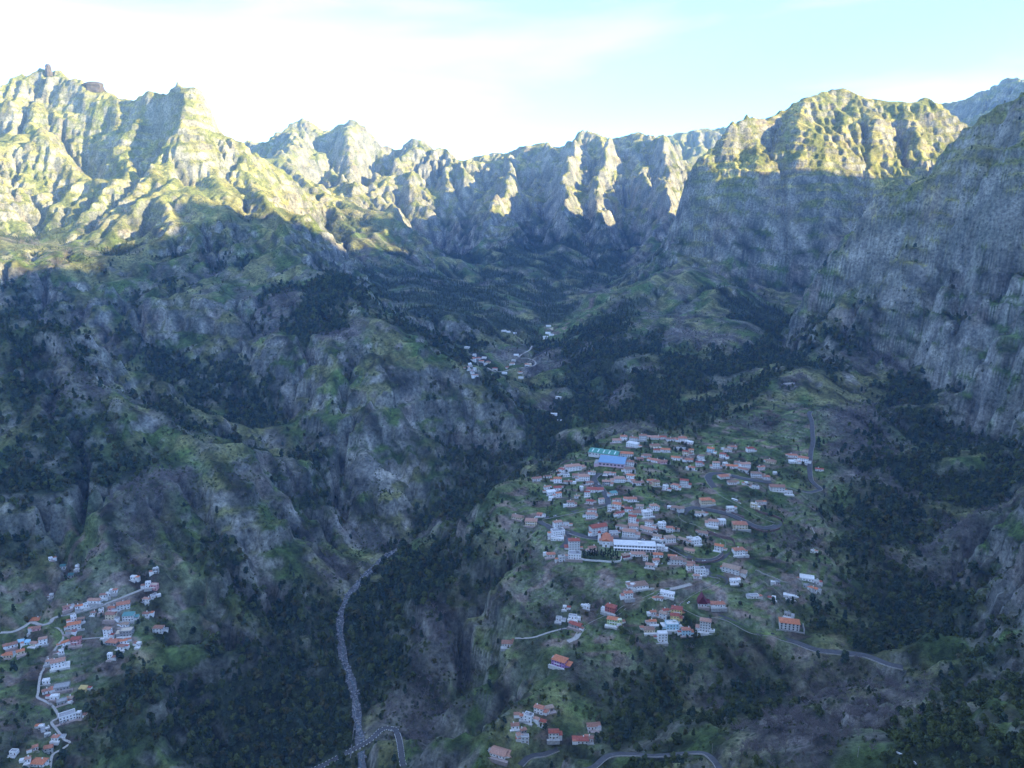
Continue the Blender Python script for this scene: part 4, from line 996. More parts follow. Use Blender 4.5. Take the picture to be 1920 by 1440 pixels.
for h in HOUSES:
    W, D, st, fh = h['W'], h['D'], h['st'], 3.25
    k, n = rank[id(h)]
    place = (NUM[k] + ' from left ' + h['phrase']) if n > 1 else h['phrase']
    stw = {1: 'one-storey', 2: 'two-storey', 3: 'three-storey', 4: 'four-storey'}[st]
    label = f"{WNAME[h['wall']]} {RNAME[h['roof']]} {stw} house, {place}"
    if len(label.split()) > 16: label = f"{WNAME[h['wall']]} {RNAME[h['roof']]} house, {place}"
    root = empty('house', (h['x'], h['y'], h['z']), h['yaw'], label, 'house', 'houses of the valley villages')
    wm = hr.choice(WALL[h['wall']]); rm = hr.choice(ROOF[h['roof']])
    Hh = st * fh
    flat = h['roof'] in 'fkqzhi'
    V, F = box(-W / 2, W / 2, -D / 2, D / 2, -3.0, Hh)
    far = h['dist'] > 1650
    lsh = (not far) and W > 9 and hr.random() < 0.5
    if lsh:     # a lower side wing
        sd = hr.choice((-1, 1)); ww = W * 0.36
        box(min(sd * W / 2, sd * (W / 2 + ww)), max(sd * W / 2, sd * (W / 2 + ww)), -D * 0.32, D * 0.42, -3.0, fh * 0.95, V, F)
    if flat and h['roof'] not in 'qzi':    # parapet
        t = 0.25
        for (x0, x1, y0, y1) in ((-W / 2, W / 2, -D / 2, -D / 2 + t), (-W / 2, W / 2, D / 2 - t, D / 2), (-W / 2, -W / 2 + t, -D / 2 + t, D / 2 - t), (W / 2 - t, W / 2, -D / 2 + t, D / 2 - t)):
            box(x0, x1, y0, y1, Hh, Hh + 0.7, V, F)
    build('wall', V, F, wm, root)
    if not far and hr.random() < 0.85:      # outbuilding against the back or side
        sx = hr.choice((-1, 1)); ax = sx * (W / 2 + hr.uniform(1.2, 3.0)); aw, ad, ah = hr.uniform(1.8, 3.2), hr.uniform(1.6, 2.6), hr.uniform(2.2, 3.6); ay = hr.uniform(-.4, .6) * D
        V, F = box(ax - aw, ax + aw, ay - ad, ay + ad, -3.0, ah); an = build('outbuilding', V, F, hr.choice(WALL['w']), root)
        V, F = box(ax - aw - .15, ax + aw + .15, ay - ad - .15, ay + ad + .15, ah + .01, ah + .18); build('roof', V, F, hr.choice(ROOF['f'] + ROOF['k'] + ROOF['o']), an)
    if not far and hr.random() < 0.75:      # paved yard in front, on its own low wall
        yx = hr.uniform(-.15, .15) * W; yw = W * hr.uniform(.6, .75); yd = hr.uniform(2.5, 5.0)
        V, F = box(yx - yw, yx + yw, -D / 2 - yd, -D / 2 - .02, -3.5, .06)
        if hr.random() < .5: box(yx - yw, yx + yw, -D / 2 - yd - .25, -D / 2 - yd - .01, -3.5, .9, V, F)
        build('yard', V, F, YARD[hr.randrange(3)], root)
    if flat:
        if h['roof'] in 'qzi':
            V = [(-W / 2 - .4, -D / 2 - .4, Hh), (W / 2 + .4, -D / 2 - .4, Hh), (W / 2 + .4, D / 2 + .4, Hh + 1.3), (-W / 2 - .4, D / 2 + .4, Hh + 1.3)]
            V += [(x, y, z + 0.2) for x, y, z in V]
            F = [(3, 2, 1, 0), (4, 5, 6, 7), (0, 1, 5, 4), (1, 2, 6, 5), (2, 3, 7, 6), (3, 0, 4, 7)]
        else:
            V, F = box(-W / 2 + .27, W / 2 - .27, -D / 2 + .27, D / 2 - .27, Hh + 0.01, Hh + 0.15)
            if hr.random() < 0.4 and not far: box(W * 0.1, W * 0.32, 0, D * 0.3, Hh + .15, Hh + 2.2, V, F)
        rf = build('roof', V, F, rm, root)
    else:
        kind = 'gable' if h['roof'] == 's' else ('hip' if hr.random() < 0.72 else 'gable')
        rise = (W * 0.95 if h['roof'] == 's' else min(W, D) * hr.uniform(0.2, 0.27))
        V, F = roof_shape(W, D, kind, rise)
        rf = build('roof', V, F, rm, root); rf.location = (0, 0, Hh + 0.2)
        if kind == 'gable':
            a = W / 2 - .02 if W >= D else D / 2 - .02
            if W >= D: V = [(s * a, y, z) for s in (-1, 1) for y, z in ((-D / 2, Hh), (D / 2, Hh), (0, Hh + rise * 0.93))]
            else: V = [(x, s * a, z) for s in (-1, 1) for x, z in ((-W / 2, Hh), (W / 2, Hh), (0, Hh + rise * 0.93))]
            build('gable', V, [(0, 1, 2), (3, 4, 5), (0, 1, 4, 3), (1, 2, 5, 4), (2, 0, 3, 5)], wm, root)
        if not far and hr.random() < 0.55:
            share('chimney', CHIM_ME, rf, (W * hr.uniform(-.3, .3), D * 0.12, rise * 0.5), 0, (0.9, 0.9, 1.9))
    if lsh:
        x0, x1 = (W / 2, W / 2 + ww) if sd > 0 else (-W / 2 - ww, -W / 2)
        V = [(x0 + (0.03 if sd > 0 else -0.4), -D * .32 - .4, fh * .97), (x1 + (0.4 if sd > 0 else -0.03), -D * .32 - .4, fh * .97), (x1 + (0.4 if sd > 0 else -.03), D * .42 + .3, fh * .97 + 1.0), (x0 + (0.03 if sd > 0 else -.4), D * .42 + .3, fh * .97 + 1.0)]
        V += [(x, y, z + 0.2) for x, y, z in V]
        build('wing_roof', V, [(3, 2, 1, 0), (4, 5, 6, 7), (0, 1, 5, 4), (1, 2, 6, 5), (2, 3, 7, 6), (3, 0, 4, 7)], rm, root)
    if not far:
        windows_on(root, W, D, st, fh, W > 8)
        if st > 1 and hr.random() < 0.45:
            share('balcony', BALC_ME, root, (W * hr.uniform(-.15, .15), -D / 2, fh), 0, (W * hr.uniform(.4, .7), 1, 1))

# ------------------------------------------------------------------ the large village buildings
GREEN = paint('green_sheet_roof', (0.06, 0.24, 0.18), 0.55, 0.12); SKYL = paint('skylight_sheet', (0.55, 0.66, 0.62), 0.4, 0.1)
BLUE = paint('blue_sheet_roof', (0.15, 0.27, 0.40), 0.5, 0.1); PALEPINK = paint('pale_pink_plaster', (0.66, 0.46, 0.52))
def strip_windows(root, hw, hd, z, n, w, hgt, back=False):
    for k in range(n):
        share('window', WIN_ME, root, (-hw + 2 * hw * (k + .5) / n, -hd, z), 0, (w, 1, hgt))
cx, cy, z, hw, hd, yaw = PLACED['green_hall']
r = empty('sports_hall', (cx, cy, z), yaw, 'large sports hall with green roof and pale skylight stripes, behind the blue-roofed hall', 'hall')
V, F = box(-hw, hw, -hd, hd, -4, 8); build('wall', V, F, WALL['w'][1], r)
V, F = roof_shape(2 * hw, 2 * hd, 'gable', 3.2, 0.8, 0.3); rf = build('roof', V, F, GREEN, r); rf.location = (0, 0, 8.25)
V = [(s * (hw - .02), y, zz) for s in (-1, 1) for y, zz in ((-hd, 8), (hd, 8), (0, 11.1))]
build('gable', V, [(0, 1, 2), (3, 4, 5), (0, 1, 4, 3), (1, 2, 5, 4), (2, 0, 3, 5)], WALL['w'][1], r)
for k in range(5):
    x = -hw + 2 * hw * (k + .6) / 5.2; sl_ = 3.2 / (hd + .8)
    V = [(x - .9, -hd * .88, (hd * .12 + .8) * sl_ + .12), (x + .9, -hd * .88, (hd * .12 + .8) * sl_ + .12), (x + .9, -hd * .1, (hd * .9 + .8) * sl_ + .12), (x - .9, -hd * .1, (hd * .9 + .8) * sl_ + .12)]
    V += [(a, b, c - .1) for a, b, c in V]
    build('skylight', V, [(0, 1, 2, 3), (4, 7, 6, 5), (0, 4, 5, 1), (1, 5, 6, 2), (2, 6, 7, 3), (3, 7, 4, 0)], SKYL, rf)
strip_windows(r, hw, hd, 4.5, 9, 2.4, 1.4)
cx, cy, z, hw, hd, yaw = PLACED['blue_hall']
r = empty('public_hall', (cx, cy, z), yaw, 'pink-walled hall with a bright blue sloping roof beside the upper village road', 'hall')
V, F = box(-hw, hw, -hd, hd, -4, 6.5); box(-hw - 7, -hw, -hd - 2, hd * .5, -4, 4.2, V, F); build('wall', V, F, PALEPINK, r)
V = [(-hw - .8, -hd - 1, 6.7), (hw + .8, -hd - 1, 6.7), (hw + .8, hd + .8, 10.6), (-hw - .8, hd + .8, 10.6)]; V += [(a, b, c + .3) for a, b, c in V]
build('roof', V, [(3, 2, 1, 0), (4, 5, 6, 7), (0, 1, 5, 4), (1, 2, 6, 5), (2, 3, 7, 6), (3, 0, 4, 7)], BLUE, r)
V = [(-hw, hd, 6.4), (hw, hd, 6.4), (hw, hd, 10.2), (-hw, hd, 10.2)]; V += [(a, b - .3, c) for a, b, c in V]
build('rear_wall', V, [(0, 3, 2, 1), (4, 5, 6, 7), (0, 1, 5, 4), (1, 2, 6, 5), (2, 3, 7, 6), (3, 0, 4, 7)], PALEPINK, r)
strip_windows(r, hw, hd, 2.6, 7, 3.6, 2.2)
V, F = box(-hw - 7.2, -hw + .2, -hd - 2.2, hd * .5 + .2, 4.22, 4.5); build('wing_roof', V, F, ROOF['k'][0], r)
cx, cy, z, hw, hd, yaw = PLACED['school']
r = empty('school_building', (cx, cy, z), yaw, 'long low white school building with orange roof, right of the green hall', 'school')
V, F = box(-hw, hw, -hd, hd, -3, 5.6); build('wall', V, F, WALL['w'][0], r)
V, F = roof_shape(2 * hw, 2 * hd, 'hip', 2.3); build('roof', V, F, ROOF['o'][0], r).location = (0, 0, 5.8)
strip_windows(r, hw, hd, 3.4, 10, 1.6, 1.3); strip_windows(r, hw, hd, .8, 10, 1.6, 1.5)
cx, cy, z, hw, hd, yaw = PLACED['arcade']
r = empty('arcade_building', (cx, cy, z), yaw, 'long white flat-roofed building with dark arcade openings, right of the cypress row', 'building')
V, F = box(-hw, hw, -hd, hd, -4, 3.2); box(-hw, hw, -hd + 3, hd, 3.2, 6.6, V, F); build('wall', V, F, WALL['w'][2], r)
V, F = box(-hw - .5, hw + .5, -hd - .5, -hd + 2.97, 3.22, 3.7); build('terrace_slab', V, F, WALL['w'][2], r)
V, F = box(-hw - .5, hw + .5, -hd + 2.4, hd + .5, 6.62, 7.0); rf = build('roof', V, F, ROOF['f'][0], r)
V, F = box(4, 9, 0, 4, 7.0, 9.0); build('roof_hut', V, F, WALL['w'][0], rf)
strip_windows(r, hw - 1, hd, .4, 14, 2.6, 2.3)
for k in range(14): share('window', WIN_ME, r, (-hw + 2 * hw * (k + .5) / 14, -hd + 3, 4.0), 0, (2.6, 1, 1.9))
cx, cy, z, hw, hd, yaw = PLACED['church']
r = empty('church', (cx, cy, z), yaw, 'white church with orange gabled roofs standing behind the dark cypress row', 'church')
V, F = box(-hw * .55, hw * .55, -hd, hd, -4, 8.5); box(-hw, -hw * .55, -hd * .3, hd * .8, -4, 5.5, V, F); box(hw * .55, hw, -hd * .5, hd * .6, -4, 5.5, V, F); build('wall', V, F, WALL['w'][2], r)
V, F = roof_shape(hw * 1.1, 2 * hd, 'gable', 3.0, .5); build('roof', V, F, ROOF['o'][0], r).location = (0, 0, 8.7)
V = [(x, s * (hd - .02), zz) for s in (-1, 1) for x, zz in ((-hw * .55, 8.5), (hw * .55, 8.5), (0, 11.4))]
build('gable', V, [(0, 1, 2), (3, 4, 5), (0, 1, 4, 3), (1, 2, 5, 4), (2, 0, 3, 5)], WALL['w'][2], r)
for s in (-1, 1):
    x0, x1 = sorted((s * hw * .53, s * (hw + .4)))
    zi, zo = (7.3, 5.6)
    V = [(x0, -hd * .5 - .4, zi if s > 0 else zo), (x1, -hd * .5 - .4, zo if s > 0 else zi), (x1, hd * .8 + .4, zo if s > 0 else zi), (x0, hd * .8 + .4, zi if s > 0 else zo)]
    V += [(a, b, c + .2) for a, b, c in V]
    build('aisle_roof', V, [(3, 2, 1, 0), (4, 5, 6, 7), (0, 1, 5, 4), (1, 2, 6, 5), (2, 3, 7, 6), (3, 0, 4, 7)], ROOF['o'][1], r)
V, F = box(-hw - 2.2, -hw + 1.6, hd * .2, hd * .2 + 3.8, -4, 13.5); tw = build('bell_tower', V, F, WALL['w'][2], r)
V = [(-hw - 2.6, hd * .2 - .4, 13.5), (-hw + 2.0, hd * .2 - .4, 13.5), (-hw + 2.0, hd * .2 + 4.2, 13.5), (-hw - 2.6, hd * .2 + 4.2, 13.5), (-hw - .3, hd * .2 + 1.9, 16.5)]
build('tower_roof', V, [(0, 1, 4), (1, 2, 4), (2, 3, 4), (3, 0, 4), (3, 2, 1, 0)], ROOF['o'][2], tw)
share('door', DOOR_ME, r, (0, -hd, 0), 0, (2.0, 1, 3.2))
for x in (-2.6, 2.6): share('window', WIN_ME, r, (x, -hd, 4.2), 0, (1.0, 1, 2.0))
cx, cy, z, hw, hd, yaw = PLACED['big_house']
r = empty('house', (cx, cy, z), yaw, 'big unfinished-looking white house with orange roof above a concrete wall by the descending road', 'house')
V, F = box(-hw * .8, hw * .8, -hd * .7, hd * .7, -3, 8.5); build('wall', V, F, WALL['w'][1], r)
V, F = roof_shape(hw * 1.6, hd * 1.4, 'hip', 2.8, .9); build('roof', V, F, ROOF['o'][0], r).location = (0, 0, 8.7)
for s_ in range(3):
    for k in range(5): share('window', WIN_ME, r, (-hw * .8 + hw * 1.6 * (k + .5) / 5, -hd * .7, s_ * 2.8 + .5), 0, (1.7, 1, 1.8))
    for k in range(2): share('window', WIN_ME, r, (hw * .8, -hd * .35 + k * hd * .7, s_ * 2.8 + .5), math.pi / 2, (1.7, 1, 1.8))
V, F = box(-hw - 1, hw + 3, -hd - .6, -hd, -11, 1.0); box(hw + 2.4, hw + 3, -hd, hd, -8, 3.5, V, F)
o = build('retaining_wall', V, F, GREYWALL); o.location = (cx, cy, z); o.rotation_euler = (0, 0, yaw)
tag(o, 'tall grey concrete retaining wall under the big orange-roofed house', 'wall')

# ------------------------------------------------------------------ roads, river, walls
def ribbon(name, c, hw, mat, dz=0.0, th=0.35):
    d = np.gradient(c[:, :2], axis=0); d /= np.maximum(np.linalg.norm(d, axis=1, keepdims=True), 1e-6)
    nrm = np.stack([-d[:, 1], d[:, 0]], 1)
    Lf = np.column_stack([c[:, :2] + nrm * hw, c[:, 2] + dz]); Rt = np.column_stack([c[:, :2] - nrm * hw, c[:, 2] + dz])
    lo = np.array([0, 0, th + 0.8])
    P = np.stack([Lf, Rt, Rt - lo, Lf - lo], 1).reshape(-1, 3)
    n = len(c); k = np.arange(n - 1) * 4
    F = np.concatenate([np.stack([k + 0, k + 1, k + 5, k + 4], 1), np.stack([k + 1, k + 2, k + 6, k + 5], 1), np.stack([k + 3, k + 0, k + 4, k + 7], 1)])
    F = F[:, ::-1]
    o = bpy.data.objects.new(name, mesh_from(name, P, F, mat, False)); C.objects.link(o)
    return o, nrm
V, F = box(-0.8, 0.8, -0.12, 0.12, -0.6, 0.6)
BLOCK_ME = mesh_only('parapet_block', V, F, WHITE)
for k, ((nm, lab, hw, surf, pts), c) in enumerate(zip(ROADS, COURSES)):
    o, nrm = ribbon(nm, c, hw, ASPHALT if surf == 'asphalt' else CONCRETE, 0.15 + 0.004 * k)
    o['kind'] = 'structure'; o['label'] = lab
    if 'parapet' in lab:
        for sd, sn in ((1, 'left'), (-1, 'right')):
            q = empty('parapet', tuple(c[0]), 0, f"row of white parapet blocks on the {sn} side of the {'bridge road' if 'parapet' in lab else 'road right of the hamlet'}", 'parapet')
            for j in range(1, len(c) - 1, 2):
                p = c[j, :2] + sd * nrm[j] * (hw - 0.1)
                a = math.atan2(nrm[j, 1], nrm[j, 0]) - math.pi / 2
                share('block', BLOCK_ME, q, (p[0] - c[0, 0], p[1] - c[0, 1], c[j, 2] - c[0, 2]), a)
    elif hw >= 2.6:
        # low kerb wall on the valley side
        V, F = [], []
        for j in range(len(c)):
            for e, zz in ((hw + .02, -.8), (hw + .02, .55), (hw + .34, .55), (hw + .34, -.8)):
                p = c[j, :2] - nrm[j] * e * (1 if k != 0 else -1); V.append((p[0], p[1], c[j, 2] + zz))
            if j:
                b = 4 * (j - 1)
                for q in range(3): F.append((b + q, b + q + 1, b + q + 5, b + q + 4))
        o = build('kerb_wall', V, F, CONCRETE); tag(o, 'low pale kerb wall along the ' + ' '.join(lab.split()[:10]), 'wall')

BED = paint('river_gravel', (0.10, 0.105, 0.115), 0.95, 0.45, 0.22)
RB = RIV.copy(); RB[:, 2] -= 1.2
wd = 4.6 + 1.1 * np.sin(np.arange(len(RB)) * 0.35)
d = np.gradient(RB[:, :2], axis=0); d /= np.linalg.norm(d, axis=1, keepdims=True); nr = np.stack([-d[:, 1], d[:, 0]], 1)
cols = np.linspace(-1, 1, 9)
P = np.stack([np.column_stack([RB[:, :2] + nr * (wd * t)[:, None], RB[:, 2] + 0.25 * perlin(RB[:, 0] / 5 + t * 3, RB[:, 1] / 5, 5) + 0.7 * abs(t) ** 2]) for t in cols], 1).reshape(-1, 3)
nn = len(cols); i, j = np.meshgrid(np.arange(len(RB) - 1), np.arange(nn - 1), indexing='ij'); a = (i * nn + j).ravel()
o = bpy.data.objects.new('river_bed', mesh_from('river_bed', P, np.stack([a, a + 1, a + nn + 1, a + nn], 1)[:, ::-1], BED)); C.objects.link(o); o['kind'] = 'structure'
mw, n_, l_, b_ = new_mat('stream_water'); b_.inputs['Base Color'].default_value = (0.03, 0.05, 0.06, 1); b_.inputs['Roughness'].default_value = 0.12
RW = RB.copy(); RW[:, :2] += nr * (3.0 * np.sin(np.arange(len(RB)) * 0.21))[:, None]; RW[:, 2] += 0.22
o, _ = ribbon('river', RW, 1.7, mw); o['kind'] = 'structure'
# boulders in the bed
bv = []
br = np.random.default_rng(4)
for k in range(900):
    q = br.integers(0, len(RB)); t = br.uniform(-1, 1)
    p = RB[q, :2] + nr[q] * wd[q] * t
    bv.append((p[0] + br.normal() * 1.5, p[1] + br.normal() * 1.5, RB[q, 2] + 0.2 + 0.6 * t * t))
BOULDERS = np.array(bv)

def wall_line(name, pts, hgt, thick, mat, label, rise=0.0, ribs=False, parent=None):
    c = course(pts, 2.5, 2)
    d = np.gradient(c[:, :2], axis=0); d /= np.linalg.norm(d, axis=1, keepdims=True); nr_ = np.stack([-d[:, 1], d[:, 0]], 1)
    zz = np.array(height(c[:, 0], c[:, 1]))
    V, F = [], []
    for j in range(len(c)):
        t = thick * (1.7 if ribs and j % 2 else 1.0)
        for e, up in ((-t, -2.5), (-t, hgt), (t, hgt), (t, -2.5)):
            p = c[j, :2] + nr_[j] * e; V.append((p[0], p[1], zz[j] + up))
        if j:
            b = 4 * (j - 1)
            for q in range(3): F.append((b + q, b + q + 1, b + q + 5, b + q + 4))
    F += [(3, 2, 1, 0), tuple(4 * (len(c) - 1) + q for q in range(4))]
    o = build(name, V, F, mat); tag(o, label, 'wall')
    return o
BZ = lambda p: poly(1240, 780, 5.142, p)
wall_line('retaining_wall', BZ([(905,915),(980,945),(1060,965),(1150,1000),(1170,1030)]), 3.2, 0.4, REDWALL, 'reddish ribbed retaining wall outside the sharp end of the upper hairpin', ribs=True)
wall_line('retaining_wall', BZ([(860,1075),(950,1108),(1060,1112),(1140,1090)]), 2.2, 0.4, REDWALL, 'reddish wall below the sharp end of the upper hairpin', ribs=True)
wall_line('retaining_wall', BZ([(440,1118),(540,1165),(610,1185),(690,1205),(705,1245)]), 4.0, 0.4, REDWALL, 'tall reddish ribbed wall beside the road above the round lower bend', ribs=True)
wall_line('retaining_wall', BZ([(250,1385),(330,1412),(450,1416),(545,1395),(600,1350)]), 2.5, 0.4, REDWALL, 'curved reddish wall inside the round lower bend', ribs=True)
wall_line('retaining_wall', BZ([(580,905),(660,935),(760,975),(800,985)]), 3.0, 0.4, REDWALL, 'straight reddish ribbed wall between the two hairpin legs', ribs=True)
wall_line('cemetery_wall', poly(940,940,5.142,[(760,560),(900,580),(1040,590),(1140,585),(1160,540)]), 2.2, 0.4, WALL['w'][1], 'pale wall in front of the dark cypress row')
wall_line('garden_wall', poly(1260,960,5.142,[(805,565),(900,605),(1000,645),(1110,685)]), 1.3, 0.35, CONCRETE, 'long thin pale wall crossing the green fields')
wall_line('river_wall', [(668,1330),(664,1365),(660,1395),(657,1425)], 2.0, 0.4, RIVERWALL, 'grey concrete river wall on the left bank above the bridge')
wall_line('road_wall', [(1680,1411),(1692,1416),(1706,1424),(1720,1436)], 0.9, 0.3, WHITE, 'short curved white road wall at the bottom right edge')
g0, g1 = at(1521, 988), at(1532, 1012)
r = empty('fallen_trunk', tuple(g0 + (0, 0, 1.2)), 0, 'long pale dead trunk lying in the dark wood right of the hairpins', 'trunk')
dv = g1 - g0; u_ = np.cross(dv, (0, 0, 1.0)); u_ /= np.linalg.norm(u_); w_ = np.cross(dv, u_); w_ /= np.linalg.norm(w_)
V = [p + rr * (u_ * math.cos(k * 1.047) + w_ * math.sin(k * 1.047)) for p, rr in ((np.zeros(3), .28), (dv * .5, .5), (dv, .62)) for k in range(6)]
F = [(q * 6 + k, q * 6 + (k + 1) % 6, q * 6 + 6 + (k + 1) % 6, q * 6 + 6 + k) for q in range(2) for k in range(6)] + [tuple(range(5, -1, -1)), tuple(range(12, 18))]
build('stem', V, F, paint('dead_wood', (.5, .48, .44)), r)
V = [dv * .35 + rr * (u_ * math.cos(k * 1.571)) + w_ * rr * math.sin(k * 1.571) for rr in (.2,) for k in range(4)] + [dv * .2 + u_ * 4 + np.array((0, 0, 2.5))]
build('branch', V, [(0, 1, 4), (1, 2, 4), (2, 3, 4), (3, 0, 4)], MATS['dead_wood'], r)
g = at(1478, 718)
V = [(9 * math.cos(k * .5236) * (1.5 if k % 3 else 1.3), 9 * math.sin(k * .5236), zz) for zz in (-4, .5) for k in range(12)]
o = build('viewing_platform', V, [(k, (k + 1) % 12, 12 + (k + 1) % 12, 12 + k) for k in range(12)] + [tuple(range(12, 24))], CONCRETE); o.location = g; tag(o, 'pale concrete platform among trees above the right end of the village', 'platform')

# check dam and bridge parts are built round the place where the road meets the river
dd = np.linalg.norm(COURSES[7][:, None, :2] - RIV[None, :, :2], axis=2); ia, ib = np.unravel_index(dd.argmin(), dd.shape)
bc = COURSES[7][ia]; bd = COURSES[7][min(ia + 3, len(COURSES[7]) - 1)] - COURSES[7][ia - 3]
ba = math.atan2(bd[1], bd[0])
r = empty('road_bridge', (bc[0], bc[1], bc[2] - .5), ba, 'concrete road bridge crossing the boulder river at the bottom', 'bridge')
V, F = box(-14, 14, -3.6, 3.6, -1.4, -.1); build('deck', V, F, CONCRETE, r)
for x in (-12.5, 12.5):
    V, F = box(x - 1.2, x + 1.2, -3.4, 3.4, -9, -1.4); build('abutment', V, F, RIVERWALL, r)
k = max(2, min(len(RIV) - 3, ib + 6)); a = math.atan2(*(RIV[k + 1] - RIV[k - 1])[[1, 0]])
V, F = box(-.8, .8, -6, 6, -4, -.4); o = build('check_dam', V, F, RIVERWALL); o.location = RIV[k]; o.rotation_euler = (0, 0, a); tag(o, 'low grey check dam across the river just above the bridge', 'dam')

# ------------------------------------------------------------------ vehicles, poles, summit rock, landing pad
TYRE = paint('tyre', (0.02, 0.02, 0.02))
V, F = [], []
for k in range(10):
    a = 2 * math.pi * k / 10
    V += [(.33 * math.cos(a), -.11, .33 * math.sin(a)), (.33 * math.cos(a), .11, .33 * math.sin(a))]
for k in range(10): F.append((2 * k, 2 * k + 1, (2 * k + 3) % 20, (2 * k + 2) % 20))
F += [tuple(range(0, 20, 2))[::-1], tuple(range(1, 20, 2))]
WHEEL_ME = mesh_only('wheel', V, F, TYRE)
def vehicle(c, k, off, col, kind, label, group=None):
    d = c[k + 1] - c[k - 1]; a = math.atan2(d[1], d[0]); nr_ = np.array([-math.sin(a), math.cos(a)])
    r = empty(kind, (c[k, 0] + nr_[0] * off, c[k, 1] + nr_[1] * off, c[k, 2] + .22), a, label, kind.split('_')[-1], group)
    m = paint(kind + '_paint', col, 0.35, 0.03, 1, 0.5)
    Lc, hh = (9.0, 2.9) if kind == 'bus' else (4.3, 1.45)
    w = 1.2 if kind == 'bus' else .88
    if kind == 'bus':
        V, F = box(-Lc / 2, Lc / 2, -w, w, .4, hh); build('body', V, F, m, r)
        V, F = box(-Lc / 2 + .3, Lc / 2 - .1, -w - .02, w + .02, 1.4, 2.3); build('window_band', V, F, GLASS, r)
    else:
        V = [(-2.1, -w, .35), (2.1, -w, .35), (2.1, w, .35), (-2.1, w, .35), (-2.15, -w, .85), (2.1, -w, .75), (2.1, w, .75), (-2.15, w, .85)]
        build('body', V, [(3, 2, 1, 0), (4, 5, 6, 7), (0, 1, 5, 4), (1, 2, 6, 5), (2, 3, 7, 6), (3, 0, 4, 7)], m, r)
        V = [(-1.9, -w * .94, .84), (1.1, -w * .94, .78), (1.1, w * .94, .78), (-1.9, w * .94, .84), (-1.45, -w * .78, 1.42), (.35, -w * .78, 1.42), (.35, w * .78, 1.42), (-1.45, w * .78, 1.42)]
        cb = build('cabin', V, [(4, 5, 6, 7), (0, 1, 5, 4), (1, 2, 6, 5), (2, 3, 7, 6), (3, 0, 4, 7)], GLASS, r)
        V, F = box(-1.4, .3, -w * .76, w * .76, 1.425, 1.47); build('roof', V, F, m, cb)
    for x in (-Lc * .3, Lc * .3):
        for s in (-1, 1): share('wheel', WHEEL_ME, r, (x, s * w * .93, .33), 0, (1, 1, 1))
def near_k(c, px, py):
    P = np.array([project(*p) for p in c]); return int(np.clip(np.argmin(np.hypot(P[:, 0] - px, P[:, 1] - py)), 2, len(c) - 3))
hp = COURSES[2]
vehicle(hp, near_k(hp, 1378, 936), 1.3, (.8, .8, .78), 'bus', 'white bus on the straight upper leg of the hairpin road')
vehicle(hp, near_k(hp, 1387, 942), 1.3, (.8, .8, .78), 'parked_car', 'white car just below the white bus on the hairpin road')
vehicle(hp, near_k(hp, 1296, 978), -1.6, (.06, .06, .07), 'parked_car', 'dark car at the left hairpin bend')
vehicle(hp, near_k(hp, 1341, 999), -1.7, (.75, .75, .75), 'parked_car', 'white car beside the tall reddish wall')
vehicle(hp, near_k(hp, 1320, 1053), 1.8, (.7, .72, .75), 'parked_car', 'silver car on the round lower bend')
sq = COURSES[1]
for k, (x, col, lab) in enumerate([(1105,(.8,.8,.8),'white car at the left end of the village square street'),(1140,(.05,.06,.08),'dark car in front of the church'),(1205,(.7,.7,.72),'silver car beside the arcade building'),(1218,(.35,.03,.03),'red car right of the arcade building'),(1240,(.8,.8,.8),'white car on the street leaving the square')]):
    vehicle(sq, near_k(sq, x, 1010), (-1) ** k * 2.2, col, 'parked_car', lab)
lr = COURSES[4]
vehicle(lr, near_k(lr, 1287, 1130), 1.6, (.8, .8, .8), 'parked_car', 'white car on the bend above the tight house cluster')
vehicle(lr, near_k(lr, 1447, 1192), 1.4, (.04, .04, .05), 'parked_car', 'dark car at the foot of the big concrete wall')
ur = COURSES[0]
for x, y, col, lab in [(1124,905,(.8,.8,.8),'white car on the curving upper road near the blue hall'),(1136,934,(.1,.15,.3),'blue car on the curving upper road'),(1040,964,(.7,.7,.7),'silver car near the lower bend of the upper road')]:
    vehicle(ur, near_k(ur, x, y), 1.5, col, 'parked_car', lab)

POLE = paint('weathered_pole', (0.32, 0.30, 0.28))
V, F = [], []
for k in range(6):
    a = k * math.pi / 3; V += [(.16 * math.cos(a), .16 * math.sin(a), 0), (.10 * math.cos(a), .10 * math.sin(a), 9.5)]
for k in range(6): F.append((2 * k, (2 * k + 2) % 12, (2 * k + 3) % 12, 2 * k + 1))
F.append(tuple(range(1, 12, 2)))
POLE_ME = mesh_only('pole', V, F, POLE)
V, F = box(-.9, .9, -.07, .07, 8.6, 8.8); ARM_ME = mesh_only('crossarm', V, F, POLE)
for px, py, lab in [(1000,1150,'utility pole on the grassy slope left of the lower lane'),(1608,1420,'utility pole in the grass at the bottom edge'),(1522,1395,'utility pole among bare trees at the bottom'),(1412,1035,'utility pole beside the big dark trees'),(1277,985,'utility pole at the left hairpin bend'),(1112,930,'utility pole in front of the upper road houses'),(1350,1110,'utility pole near the A-shaped maroon roof house'),(1460,712,'utility pole beside the pale landing pad'),(1335,1412,'utility pole at the end of the bottom road')]:
    g = at(px, py)
    r = empty('utility_pole', tuple(g), hr.uniform(0, 3), lab, 'pole', 'utility poles of the village'); share('pole', POLE_ME, r); share('crossarm', ARM_ME, r)

